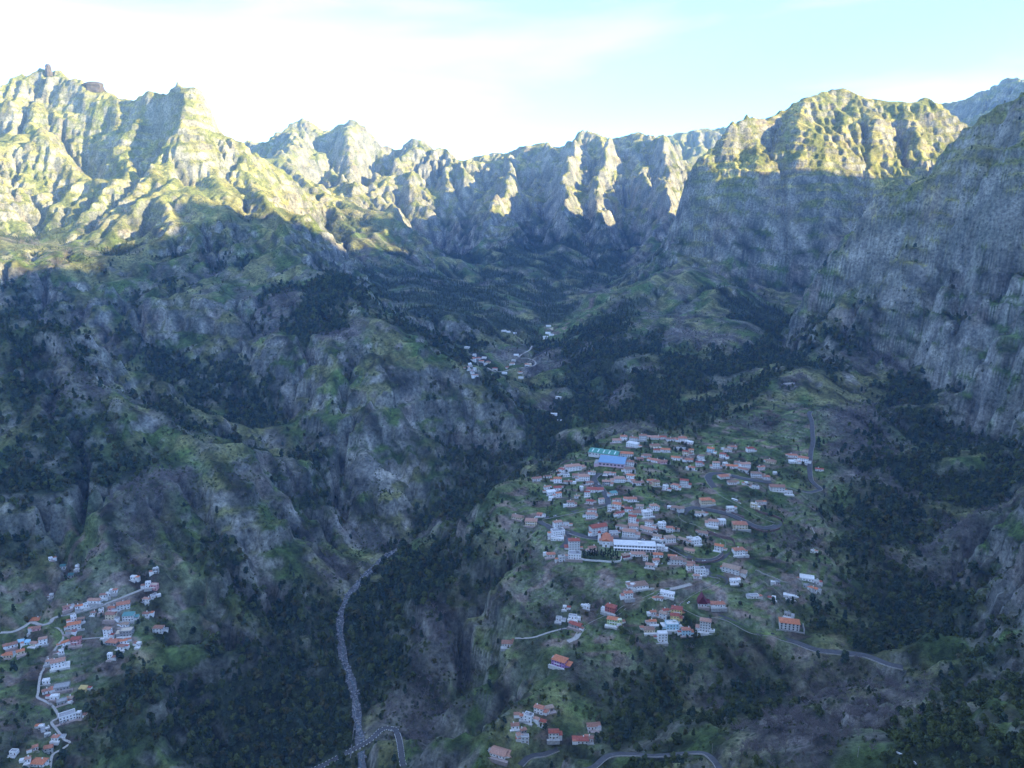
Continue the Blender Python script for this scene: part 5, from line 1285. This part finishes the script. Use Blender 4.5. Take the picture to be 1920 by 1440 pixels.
ROCK = paint('bare_basalt', (0.085, 0.07, 0.06), 0.95, 0.3, 0.12)
def crag(name, x, y, z, w, d_, h_, label, seed):
    n = 16; V, F = [], []
    lv = [(-.5, 1.1), (0, 1.0), (.3, .92), (.55, .95), (.8, .8), (1.0, .45)]
    for q, (f, s) in enumerate(lv):
        for k in range(n):
            a = 2 * math.pi * k / n
            rr = s * (1 + .28 * float(perlin(np.array(math.cos(a) * 1.7 + seed), np.array(math.sin(a) * 1.7 + f * 2.2), seed)))
            V.append((w * rr * math.cos(a), d_ * rr * math.sin(a), h_ * f))
    for q in range(len(lv) - 1):
        for k in range(n): F.append((q * n + k, q * n + (k + 1) % n, (q + 1) * n + (k + 1) % n, (q + 1) * n + k))
    F.append(tuple((len(lv) - 1) * n + k for k in range(n)))
    o = build(name, V, F, ROCK); o.location = (x, y, z); tag(o, label, 'rock')
p = pt(93, 146, 3200); top_ = float(max(height(p[0] + a_, p[1] + b_) for a_ in (-40, -20, 0, 20, 40) for b_ in (-60, -40, -20, 0, 20)))
crag('summit_rock', p[0], p[1], top_ - 10, 12, 12, 30, 'round rocky knob standing on the top of the left mountain', 3)
p = pt(176, 163, 3130); crag('summit_rock', p[0], p[1], float(height(p[0], p[1])) - 4, 42, 22, 26, 'broad craggy rock tower on the crest right of the summit knob', 9)

# ------------------------------------------------------------------ trees
def leaf_mat(name, dark, light, trans=0.0):
    m, n, l, b = new_mat(name)
    b.inputs['Roughness'].default_value = 0.8; b.inputs['Specular IOR Level'].default_value = 0.2
    oi = n.new('ShaderNodeObjectInfo'); g = n.new('ShaderNodeNewGeometry')
    add = n.new('ShaderNodeMath'); add.operation = 'MULTIPLY_ADD'; add.inputs[1].default_value = 0.55
    l.new(oi.outputs['Random'], add.inputs[0])
    k = n.new('ShaderNodeMath'); k.operation = 'MULTIPLY'; k.inputs[1].default_value = 0.45; l.new(g.outputs['Random Per Island'], k.inputs[0])
    l.new(k.outputs[0], add.inputs[2])
    r = n.new('ShaderNodeValToRGB'); r.color_ramp.elements[0].color = (*dark, 1); r.color_ramp.elements[1].color = (*light, 1)
    l.new(add.outputs[0], r.inputs['Fac']); l.new(r.outputs['Color'], b.inputs['Base Color'])
    return m
LEAF = leaf_mat('evergreen_leaf', (0.014, 0.027, 0.010), (0.092, 0.112, 0.040))
LEAF2 = leaf_mat('bright_leaf', (0.04, 0.062, 0.017), (0.12, 0.14, 0.048))
LEAF3 = leaf_mat('olive_leaf', (0.03, 0.035, 0.012), (0.12, 0.11, 0.045))
LEAF4 = leaf_mat('blue_leaf', (0.016, 0.030, 0.020), (0.07, 0.10, 0.06))
TWIG = leaf_mat('grey_twig', (0.085, 0.072, 0.072), (0.21, 0.185, 0.178))
BARK = paint('bark', (0.10, 0.08, 0.065))
CYP = leaf_mat('cypress_leaf', (0.010, 0.020, 0.010), (0.028, 0.042, 0.020))
tr = np.random.default_rng(21)
def crown_mesh(name, H_, R, lumps, quads, mat, conic=0.0, base=0.25, q=0.55):
    """leaf clumps spread through several uneven lumps, denser to the outside, with gaps"""
    V, F = [], []
    L = []
    for k in range(lumps):
        t = (k + .5) / lumps; a = tr.uniform(0, 6.28); zz = H_ * (base + (1 - base) * (0.15 + 0.75 * t))
        rr = R * (1 - conic * t) * tr.uniform(.45, .7); off = R * (1 - conic * t) * tr.uniform(.15, .55)
        L.append((off * math.cos(a), off * math.sin(a), zz, rr, rr * tr.uniform(.7, 1.0)))
    for k in range(quads):
        lx, ly, lz, lr_, lh = L[k % lumps]
        d = tr.normal(size=3); d /= np.linalg.norm(d); d[2] = d[2] if d[2] > -.5 else -d[2]
        p = np.array([lx, ly, lz]) + d * np.array([lr_, lr_, lh]) * tr.uniform(.55, 1.05)
        nv = d + .55 * tr.normal(size=3); nv /= np.linalg.norm(nv)
        u = np.cross(nv, tr.normal(size=3)); u /= np.linalg.norm(u); w = np.cross(nv, u)
        s = q * R * .36 * tr.uniform(.7, 1.35)
        b = len(V); V += [p + u * s, p + w * s * .9 + nv * s * .25, p - u * s, p - w * s * .9 - nv * s * .15]; F.append((b, b + 1, b + 2, b + 3))
    return mesh_only(name, V, F, mat)
def trunk_mesh(name, H_, r0, mat, limbs=3, R=2.0):
    V, F = [], []
    def tube(p0, p1, a, b_):
        p0, p1 = np.array(p0, float), np.array(p1, float); d = p1 - p0; d /= np.linalg.norm(d)
        u = np.cross(d, (0.3, 1, .2)); u /= np.linalg.norm(u); w = np.cross(d, u); o = len(V)
        for p, r in ((p0, a), (p1, b_)):
            for k in range(4): V.append(p + r * (u * math.cos(k * 1.5708) + w * math.sin(k * 1.5708)))
        for k in range(4): F.append((o + k, o + (k + 1) % 4, o + 4 + (k + 1) % 4, o + 4 + k))
    tube((0, 0, -.8), (0, 0, H_), r0, r0 * .4)
    for k in range(limbs):
        a = tr.uniform(0, 6.28); z = H_ * tr.uniform(.45, .85)
        tube((0, 0, z), (R * .6 * math.cos(a), R * .6 * math.sin(a), z + R * .5), r0 * .45, r0 * .15)
    return mesh_only(name, V, F, mat)
def bare_mesh(name, H_, R, twigs, mat):
    V, F = [], []
    def blade(p0, p1, a, b_):
        d = p1 - p0; d /= np.linalg.norm(d) + 1e-9; u = np.cross(d, tr.normal(size=3)); u /= np.linalg.norm(u); w = np.cross(d, u); o = len(V)
        for k in range(3): V.append(p0 + a * (u * math.cos(k * 2.094) + w * math.sin(k * 2.094)))
        V.append(p1)
        for k in range(3): F.append((o + k, o + (k + 1) % 3, o + 3))
    blade(np.array([0, 0, -.8]), np.array([0, 0, H_ * .85]), .24, 0)
    tips = []
    for k in range(9):
        a = k * 2.4 + tr.uniform(-.4, .4); z0 = H_ * tr.uniform(.25, .6); rr = R * tr.uniform(.6, 1)
        e = np.array([rr * math.cos(a), rr * math.sin(a), z0 + H_ * tr.uniform(.2, .42)]); s = np.array([0, 0, z0]); blade(s, e, .12, 0); tips.append((s, e))
    for k in range(twigs):
        s, e = tips[k % len(tips)]; t = tr.uniform(.35, 1); p = s + (e - s) * t
        d = tr.normal(size=3); d[2] = abs(d[2]) + .4; d /= np.linalg.norm(d)
        blade(p, p + d * R * tr.uniform(.25, .5), .085, 0)
    return mesh_only(name, V, F, mat)
proto = bpy.data.collections.new('plant_kinds')      # not linked to the scene: only the shapes are used
def kind_coll(name, meshes):
    c = bpy.data.collections.new(name)
    for m in meshes:
        o = bpy.data.objects.new(m.name, m); c.objects.link(o)
    return c
EVER = [crown_mesh('evergreen', h, r, 6, 130, mt, cn, .12, .9) for h, r, cn, mt in ((8, 3.4, .35, LEAF), (10, 3.2, .55, LEAF), (7, 3.9, .2, LEAF2), (12, 2.8, .6, LEAF4), (9, 3.6, .3, LEAF3), (8, 3.2, .4, LEAF), (11, 4.2, .3, LEAF4), (6, 3.0, .2, LEAF2))]
TALL = [crown_mesh('slender_evergreen', h, r, 5, 70, LEAF, .65, .15, 1.0) for h, r in ((14, 2.6), (12, 2.4), (16, 2.7))]
BARE = [bare_mesh('bare_tree', h, r, 110, TWIG) for h, r in ((8, 3.6), (7, 3.2), (9, 3.8))]
BUSH = [crown_mesh('shrub', h, r, 3, 26, mt, .2, .0, 1.25) for h, r, mt in ((1.8, 1.5, LEAF), (2.4, 1.7, LEAF2), (1.5, 1.7, LEAF), (3.2, 2.0, LEAF2))]
def rock_mesh(k):
    V, F = [], []
    for q, (z, s) in enumerate(((-.4, .8), (.1, 1), (.55, .75), (.8, .3))):
        for a in range(7): V.append((s * math.cos(a * .8976) * tr.uniform(.75, 1.2), s * math.sin(a * .8976) * tr.uniform(.75, 1.2), z * tr.uniform(.8, 1.2)))
    for q in range(3):
        for a in range(7): F.append((q * 7 + a, q * 7 + (a + 1) % 7, q * 7 + 7 + (a + 1) % 7, q * 7 + 7 + a))
    F.append(tuple(21 + a for a in range(7)))
    return mesh_only('boulder', V, F, BOULD)
BOULD = paint('river_boulder', (0.30, 0.30, 0.31), 0.9, 0.5, 0.8)
ROCKS = [rock_mesh(k) for k in range(4)]

def scatter(name, P, S, coll, label, cat, seed):
    """one mass of plants: points carry the size, the shapes are instanced on them"""
    me = bpy.data.meshes.new(name); me.vertices.add(len(P)); me.vertices.foreach_set('co', np.ascontiguousarray(P, np.float32).ravel())
    a = me.attributes.new('size', 'FLOAT', 'POINT'); a.data.foreach_set('value', np.ascontiguousarray(S, np.float32))
    o = bpy.data.objects.new(name, me); C.objects.link(o)
    ng = bpy.data.node_groups.new(name, 'GeometryNodeTree')
    ng.interface.new_socket('Geometry', in_out='INPUT', socket_type='NodeSocketGeometry'); ng.interface.new_socket('Geometry', in_out='OUTPUT', socket_type='NodeSocketGeometry')
    n, l = ng.nodes, ng.links
    gi, go = n.new('NodeGroupInput'), n.new('NodeGroupOutput')
    ci = n.new('GeometryNodeCollectionInfo'); ci.inputs['Collection'].default_value = coll; ci.inputs['Separate Children'].default_value = True; ci.inputs['Reset Children'].default_value = True
    ip = n.new('GeometryNodeInstanceOnPoints'); ip.inputs['Pick Instance'].default_value = True
    na = n.new('GeometryNodeInputNamedAttribute'); na.data_type = 'FLOAT'; na.inputs['Name'].default_value = 'size'
    rv = n.new('FunctionNodeRandomValue'); rv.data_type = 'FLOAT_VECTOR'; rv.inputs[0].default_value = (-.06, -.06, 0); rv.inputs[1].default_value = (.06, .06, 6.283); rv.inputs['Seed'].default_value = seed
    ri = n.new('FunctionNodeRandomValue'); ri.data_type = 'INT'
    si = [s for s in ri.inputs if s.enabled or True]
    for s in ri.inputs:
        if s.type == 'INT' and s.name == 'Min': s.default_value = 0
        if s.type == 'INT' and s.name == 'Max': s.default_value = len(coll.objects) - 1
        if s.name == 'Seed': s.default_value = seed + 5
    l.new(gi.outputs[0], ip.inputs['Points']); l.new(ci.outputs[0], ip.inputs['Instance'])
    l.new([s for s in ri.outputs if s.type == 'INT'][0], ip.inputs['Instance Index'])
    l.new(rv.outputs[0], ip.inputs['Rotation']); l.new(na.outputs[0], ip.inputs['Scale']); l.new(ip.outputs[0], go.inputs[0])
    md = o.modifiers.new('plants', 'NODES'); md.node_group = ng
    o['kind'] = 'stuff'; o['label'] = label; o['category'] = cat
    return o
def candidates(x0, x1, y0, y1, s, seed):
    r = np.random.default_rng(seed)
    X, Y = np.meshgrid(np.arange(x0, x1, s), np.arange(y0, y1, s), indexing='ij')
    X = X.ravel() + r.uniform(-.55, .55, X.size) * s; Y = Y.ravel() + r.uniform(-.55, .55, Y.size) * s
    m = (np.abs(X) < Y * 0.80 + 60)
    X, Y = X[m], Y[m]
    k = fbil(CLEAR, X, Y) < .3
    return X[k], Y[k], r
def with_z(X, Y, sink=0.3):
    return np.column_stack([X, Y, height(X, Y) - sink])
MASS = {'e': [], 't': [], 'b': [], 's': []}
for (x0, x1, y0, y1, s, seed) in ((-900, 900, 380, 1250, 6.3, 1), (-1500, 1500, 1250, 2150, 7.4, 2), (-1800, 1900, 2150, 3900, 9.0, 3)):
    X, Y, r = candidates(x0, x1, y0, y1, s, seed)
    w, b = bil(W_MASK, X, Y), bil(B_MASK, X, Y); u = r.random(len(X))
    m = u < w * 0.9
    kind = 't' if y0 > 2000 else 'e'
    MASS[kind].append((X[m], Y[m], r.uniform(.6, 1.45, m.sum()) * (1.0 if y0 < 2000 else .8)))
    m2 = (~m) & (r.random(len(X)) < b * 0.8)
    MASS['b'].append((X[m2], Y[m2], r.uniform(.7, 1.3, m2.sum())))
    if y0 < 2000:      # lone trees and orchards on the benches
        cm = bil(CALM, X, Y) * (1 - bil(T_MASK, X, Y)); m3 = (~m) & (~m2) & (r.random(len(X)) < 0.24 * cm + 0.025)
        MASS['e'].append((X[m3], Y[m3], r.uniform(.35, .85, m3.sum())))
        m4 = (~m) & (~m2) & (~m3) & (r.random(len(X)) < 0.10 * cm); MASS['b'].append((X[m4], Y[m4], r.uniform(.35, .7, m4.sum())))
for (x0, x1, y0, y1, s, seed) in ((-900, 900, 380, 1300, 5.0, 11), (-1500, 1700, 1300, 2300, 8.5, 12)):
    X, Y, r = candidates(x0, x1, y0, y1, s, seed)
    nz = fbm(X, Y, 55, 3, 201); p = smooth01(nz, -.05, .35) * .55 * (1 - bil(T_MASK, X, Y)) * (1 - .45 * bil(CALM, X, Y)) * (1 - bil(W_MASK, X, Y)) + .06
    m = r.random(len(X)) < p; MASS['s'].append((X[m], Y[m], r.uniform(.5, 1.2, m.sum())))
# the nearest trees are trees of their own; the woods behind them are masses
E = [np.concatenate([a[k] for a in MASS['e']]) for k in range(3)]
Bm = [np.concatenate([a[k] for a in MASS['b']]) for k in range(3)]
def in_frame(x, y, z, mar=-10):
    q = project(x, y, z + 4); return (q[0] > mar) & (q[0] < 1920 - mar) & (q[1] > 0) & (q[1] < 1440 + 8) & (y > 100)
def take_nearest(T, n):
    z = height(T[0], T[1]); d = np.sqrt(T[0] ** 2 + T[1] ** 2 + (CAM_Z - z) ** 2) / (T[2] + .2)
    d[~in_frame(T[0], T[1], z)] = 1e9
    k = np.argsort(d)[:n]; m = np.zeros(len(d), bool); m[k] = True
    return [a[m] for a in T], [a[~m] for a in T]
NE, E = take_nearest(E, 280)
NB, Bm = take_nearest(Bm, 280)
TRUNKS = [trunk_mesh('trunk', 5.0, .22, BARK) for k in range(2)]
NEVER = [crown_mesh('crown', h, r, 7, 330, LEAF if k % 3 else LEAF2, cn, .15, .55) for k, (h, r, cn) in enumerate(((8, 3.4, .35), (9.5, 3.2, .5), (7, 3.6, .2), (8, 3.0, .3)))]
NTWIG = [bare_mesh('branches', h, r, 170, TWIG) for h, r in ((8, 3.6), (7, 3.2), (9, 3.8))]
NBT = [trunk_mesh('trunk', 4.0, .2, BARK, 4, 2.5)]
ZONES = [(1750, 1400, 'in the bottom right corner'), (1600, 1420, 'beside the short white road wall at the bottom right'), (1450, 1420, 'at the bottom edge right of the dark road'), (1250, 1435, 'below the dark bottom road'),
         (1800, 1280, 'at the foot of the right rock wall'), (1650, 1300, 'below the right end of the descending road'), (1500, 1300, 'on the brushy spur right of the bottom road'), (1350, 1330, 'in the ravine above the dark bottom road'),
         (1200, 1300, 'between the lower hamlet and the tight house cluster'), (1040, 1300, 'just above the lower hamlet'), (1120, 1400, 'right of the lower hamlet'), (960, 1400, 'among the lower hamlet houses'), (860, 1380, 'left of the lower hamlet'),
         (760, 1400, 'right of the river bridge bend'), (600, 1380, 'left of the river bridge'), (400, 1380, 'in the dark wood at the bottom left'), (200, 1400, 'right of the zigzag footpath'), (50, 1400, 'at the left bottom edge'),
         (1500, 1180, 'beside the big orange-roofed house on the wall'), (1660, 1180, 'in the dark right ravine'), (1000, 1220, 'around the violet house'), (760, 1250, 'on the slope right of the river'), (500, 1250, 'on the slope left of the river'), (100, 1250, 'below the left village'), (1300, 1200, 'below the tight house cluster')]
def zone_of(x, y, z):
    px, py = project(x, y, z)
    return min(ZONES, key=lambda q: (q[0] - px) ** 2 + (q[1] - py) ** 2)[2]
def lone(T, crowns, trunks, nm, what, cat, group, part):
    for k in range(len(T[0])):
        x, y, s = T[0][k], T[1][k], T[2][k]; z = float(height(x, y))
        r = empty(nm, (x, y, z - .2), tr.uniform(0, 6.28), f'{what} {zone_of(x, y, z)}', cat, group + ' ' + zone_of(x, y, z))
        r.scale = (s, s, s)
        share('trunk', trunks[k % len(trunks)], r); share(part, crowns[k % len(crowns)], r)
lone(NE, NEVER, TRUNKS, 'evergreen_tree', 'dark leafy evergreen tree', 'tree', 'evergreen trees', 'crown')
lone(NB, NTWIG, NBT, 'bare_tree', 'grey leafless tree', 'tree', 'leafless trees', 'crown')
scatter('evergreen_wood', with_z(E[0], E[1]), E[2], kind_coll('evergreen_kinds', EVER), 'dark evergreen woods filling the ravines and slopes', 'wood', 3)
T3 = [np.concatenate([a[k] for a in MASS['t']]) for k in range(3)]
scatter('far_wood', with_z(T3[0], T3[1]), T3[2], kind_coll('slender_kinds', TALL), 'far slender trees on the slopes below the distant range', 'wood', 4)
scatter('bare_brushwood', with_z(Bm[0], Bm[1]), Bm[2], kind_coll('bare_kinds', BARE), 'grey leafless brushwood on the valley slopes', 'wood', 5)
Sh = [np.concatenate([a[k] for a in MASS['s']]) for k in range(3)]
scatter('shrubs', with_z(Sh[0], Sh[1], .2), Sh[2], kind_coll('shrub_kinds', BUSH), 'low green shrubs dotted over the slopes', 'shrubs', 6)
scatter('boulders', BOULDERS, np.random.default_rng(5).uniform(.2, 1.1, len(BOULDERS)) ** 2.2 * 1.3, kind_coll('boulder_kinds', ROCKS), 'grey boulders strewn along the river bed', 'boulders', 7)
print('trees', len(E[0]), len(T3[0]), len(Bm[0]), len(Sh[0]))

# cypress row in front of the church, and the big round trees right of the hairpins
CY = [crown_mesh('crown', 13, 1.8, 8, 300, CYP, .5, .05, .9) for k in range(2)]
CT = [trunk_mesh('trunk', 3.0, .16, BARK, 0)]
cz = [(796,545),(832,540),(852,548),(874,535),(898,545),(922,540),(962,540),(982,552),(1002,538),(1028,545),(1050,538),(1076,548),(1098,540),(1118,550)]
for k, (a, b) in enumerate(cz):
    g = at(940 + a / 5.142, 940 + b / 5.142)
    r = empty('cypress_tree', tuple(g), k * 1.3, f'dark pointed cypress, {(NUM + ["fourteenth"])[k]} from left in the row before the church', 'tree', 'cypress row before the church')
    s = [1, .85, 1.1, .95, 1.15, .9][k % 6]; r.scale = (s, s, s)
    share('trunk', CT[0], r); share('crown', CY[k % 2], r)
BIG = [crown_mesh('crown', 13, 6.0, 9, 700, LEAF2, .25, .12, .38), crown_mesh('crown', 12, 5.4, 8, 600, LEAF2, .3, .12, .4)]
BT = trunk_mesh('trunk', 7, .4, BARK, 5, 4)
for k, (px, py, s, lab) in enumerate([(1452,1046,.95,'big rounded leafy tree at the top left of the fields'),(1478,1050,1.1,'largest rounded leafy tree above the green fields'),(1498,1030,.9,'rounded leafy tree behind the largest one above the fields'),(1470,1030,.9,'rounded leafy tree at the back of the group above the fields'),(1512,1022,.55,'small light-green tree right of the big rounded trees'),(1420,1438,.85,'dark full tree at the bottom edge right of centre'),(1078,838,1.0,'dark round tree just left of the green hall'),(1060,848,.9,'dark round tree further left of the green hall'),(1165,1190,.9,'big dark tree below the pale-green house'),(1185,1210,1.0,'bigger dark tree below the pale-green house'),(1240,930,.5,'round tree right of the curving upper road'),(1300,965,.6,'round dark tree inside the left hairpin bend')]):
    g = at(px, py)
    r = empty('broadleaf_tree', tuple(g), k * 1.1, lab, 'tree'); r.scale = (s, s, s)
    share('trunk', BT, r); share('crown', BIG[k % 2], r)

# ------------------------------------------------------------------ the air
m = bpy.data.materials.new('valley_air'); m.use_nodes = True
nt = m.node_tree; nt.nodes.clear()
vo = nt.nodes.new('ShaderNodeOutputMaterial'); pv = nt.nodes.new('ShaderNodeVolumePrincipled')
pv.inputs['Color'].default_value = (0.30, 0.58, 1.0, 1)
pv.inputs['Density'].default_value = 0.00005
pv.inputs['Anisotropy'].default_value = 0.0
nt.links.new(pv.outputs['Volume'], vo.inputs['Volume'])
x0, x1, y0, y1, z0, z1 = -3700, 3800, -1800, 7400, -60, 1700
hv = np.array([(x, y, z) for x in (x0, x1) for y in (y0, y1) for z in (z0, z1)], float)
hf = np.array([(0, 1, 3, 2), (4, 6, 7, 5), (0, 4, 5, 1), (2, 3, 7, 6), (0, 2, 6, 4), (1, 5, 7, 3)])
hz = bpy.data.objects.new('haze', mesh_from('haze', hv, hf, m, False)); C.objects.link(hz)
hz['kind'] = 'stuff'; hz['label'] = 'thin blue haze filling the valley air'; hz['category'] = 'haze'
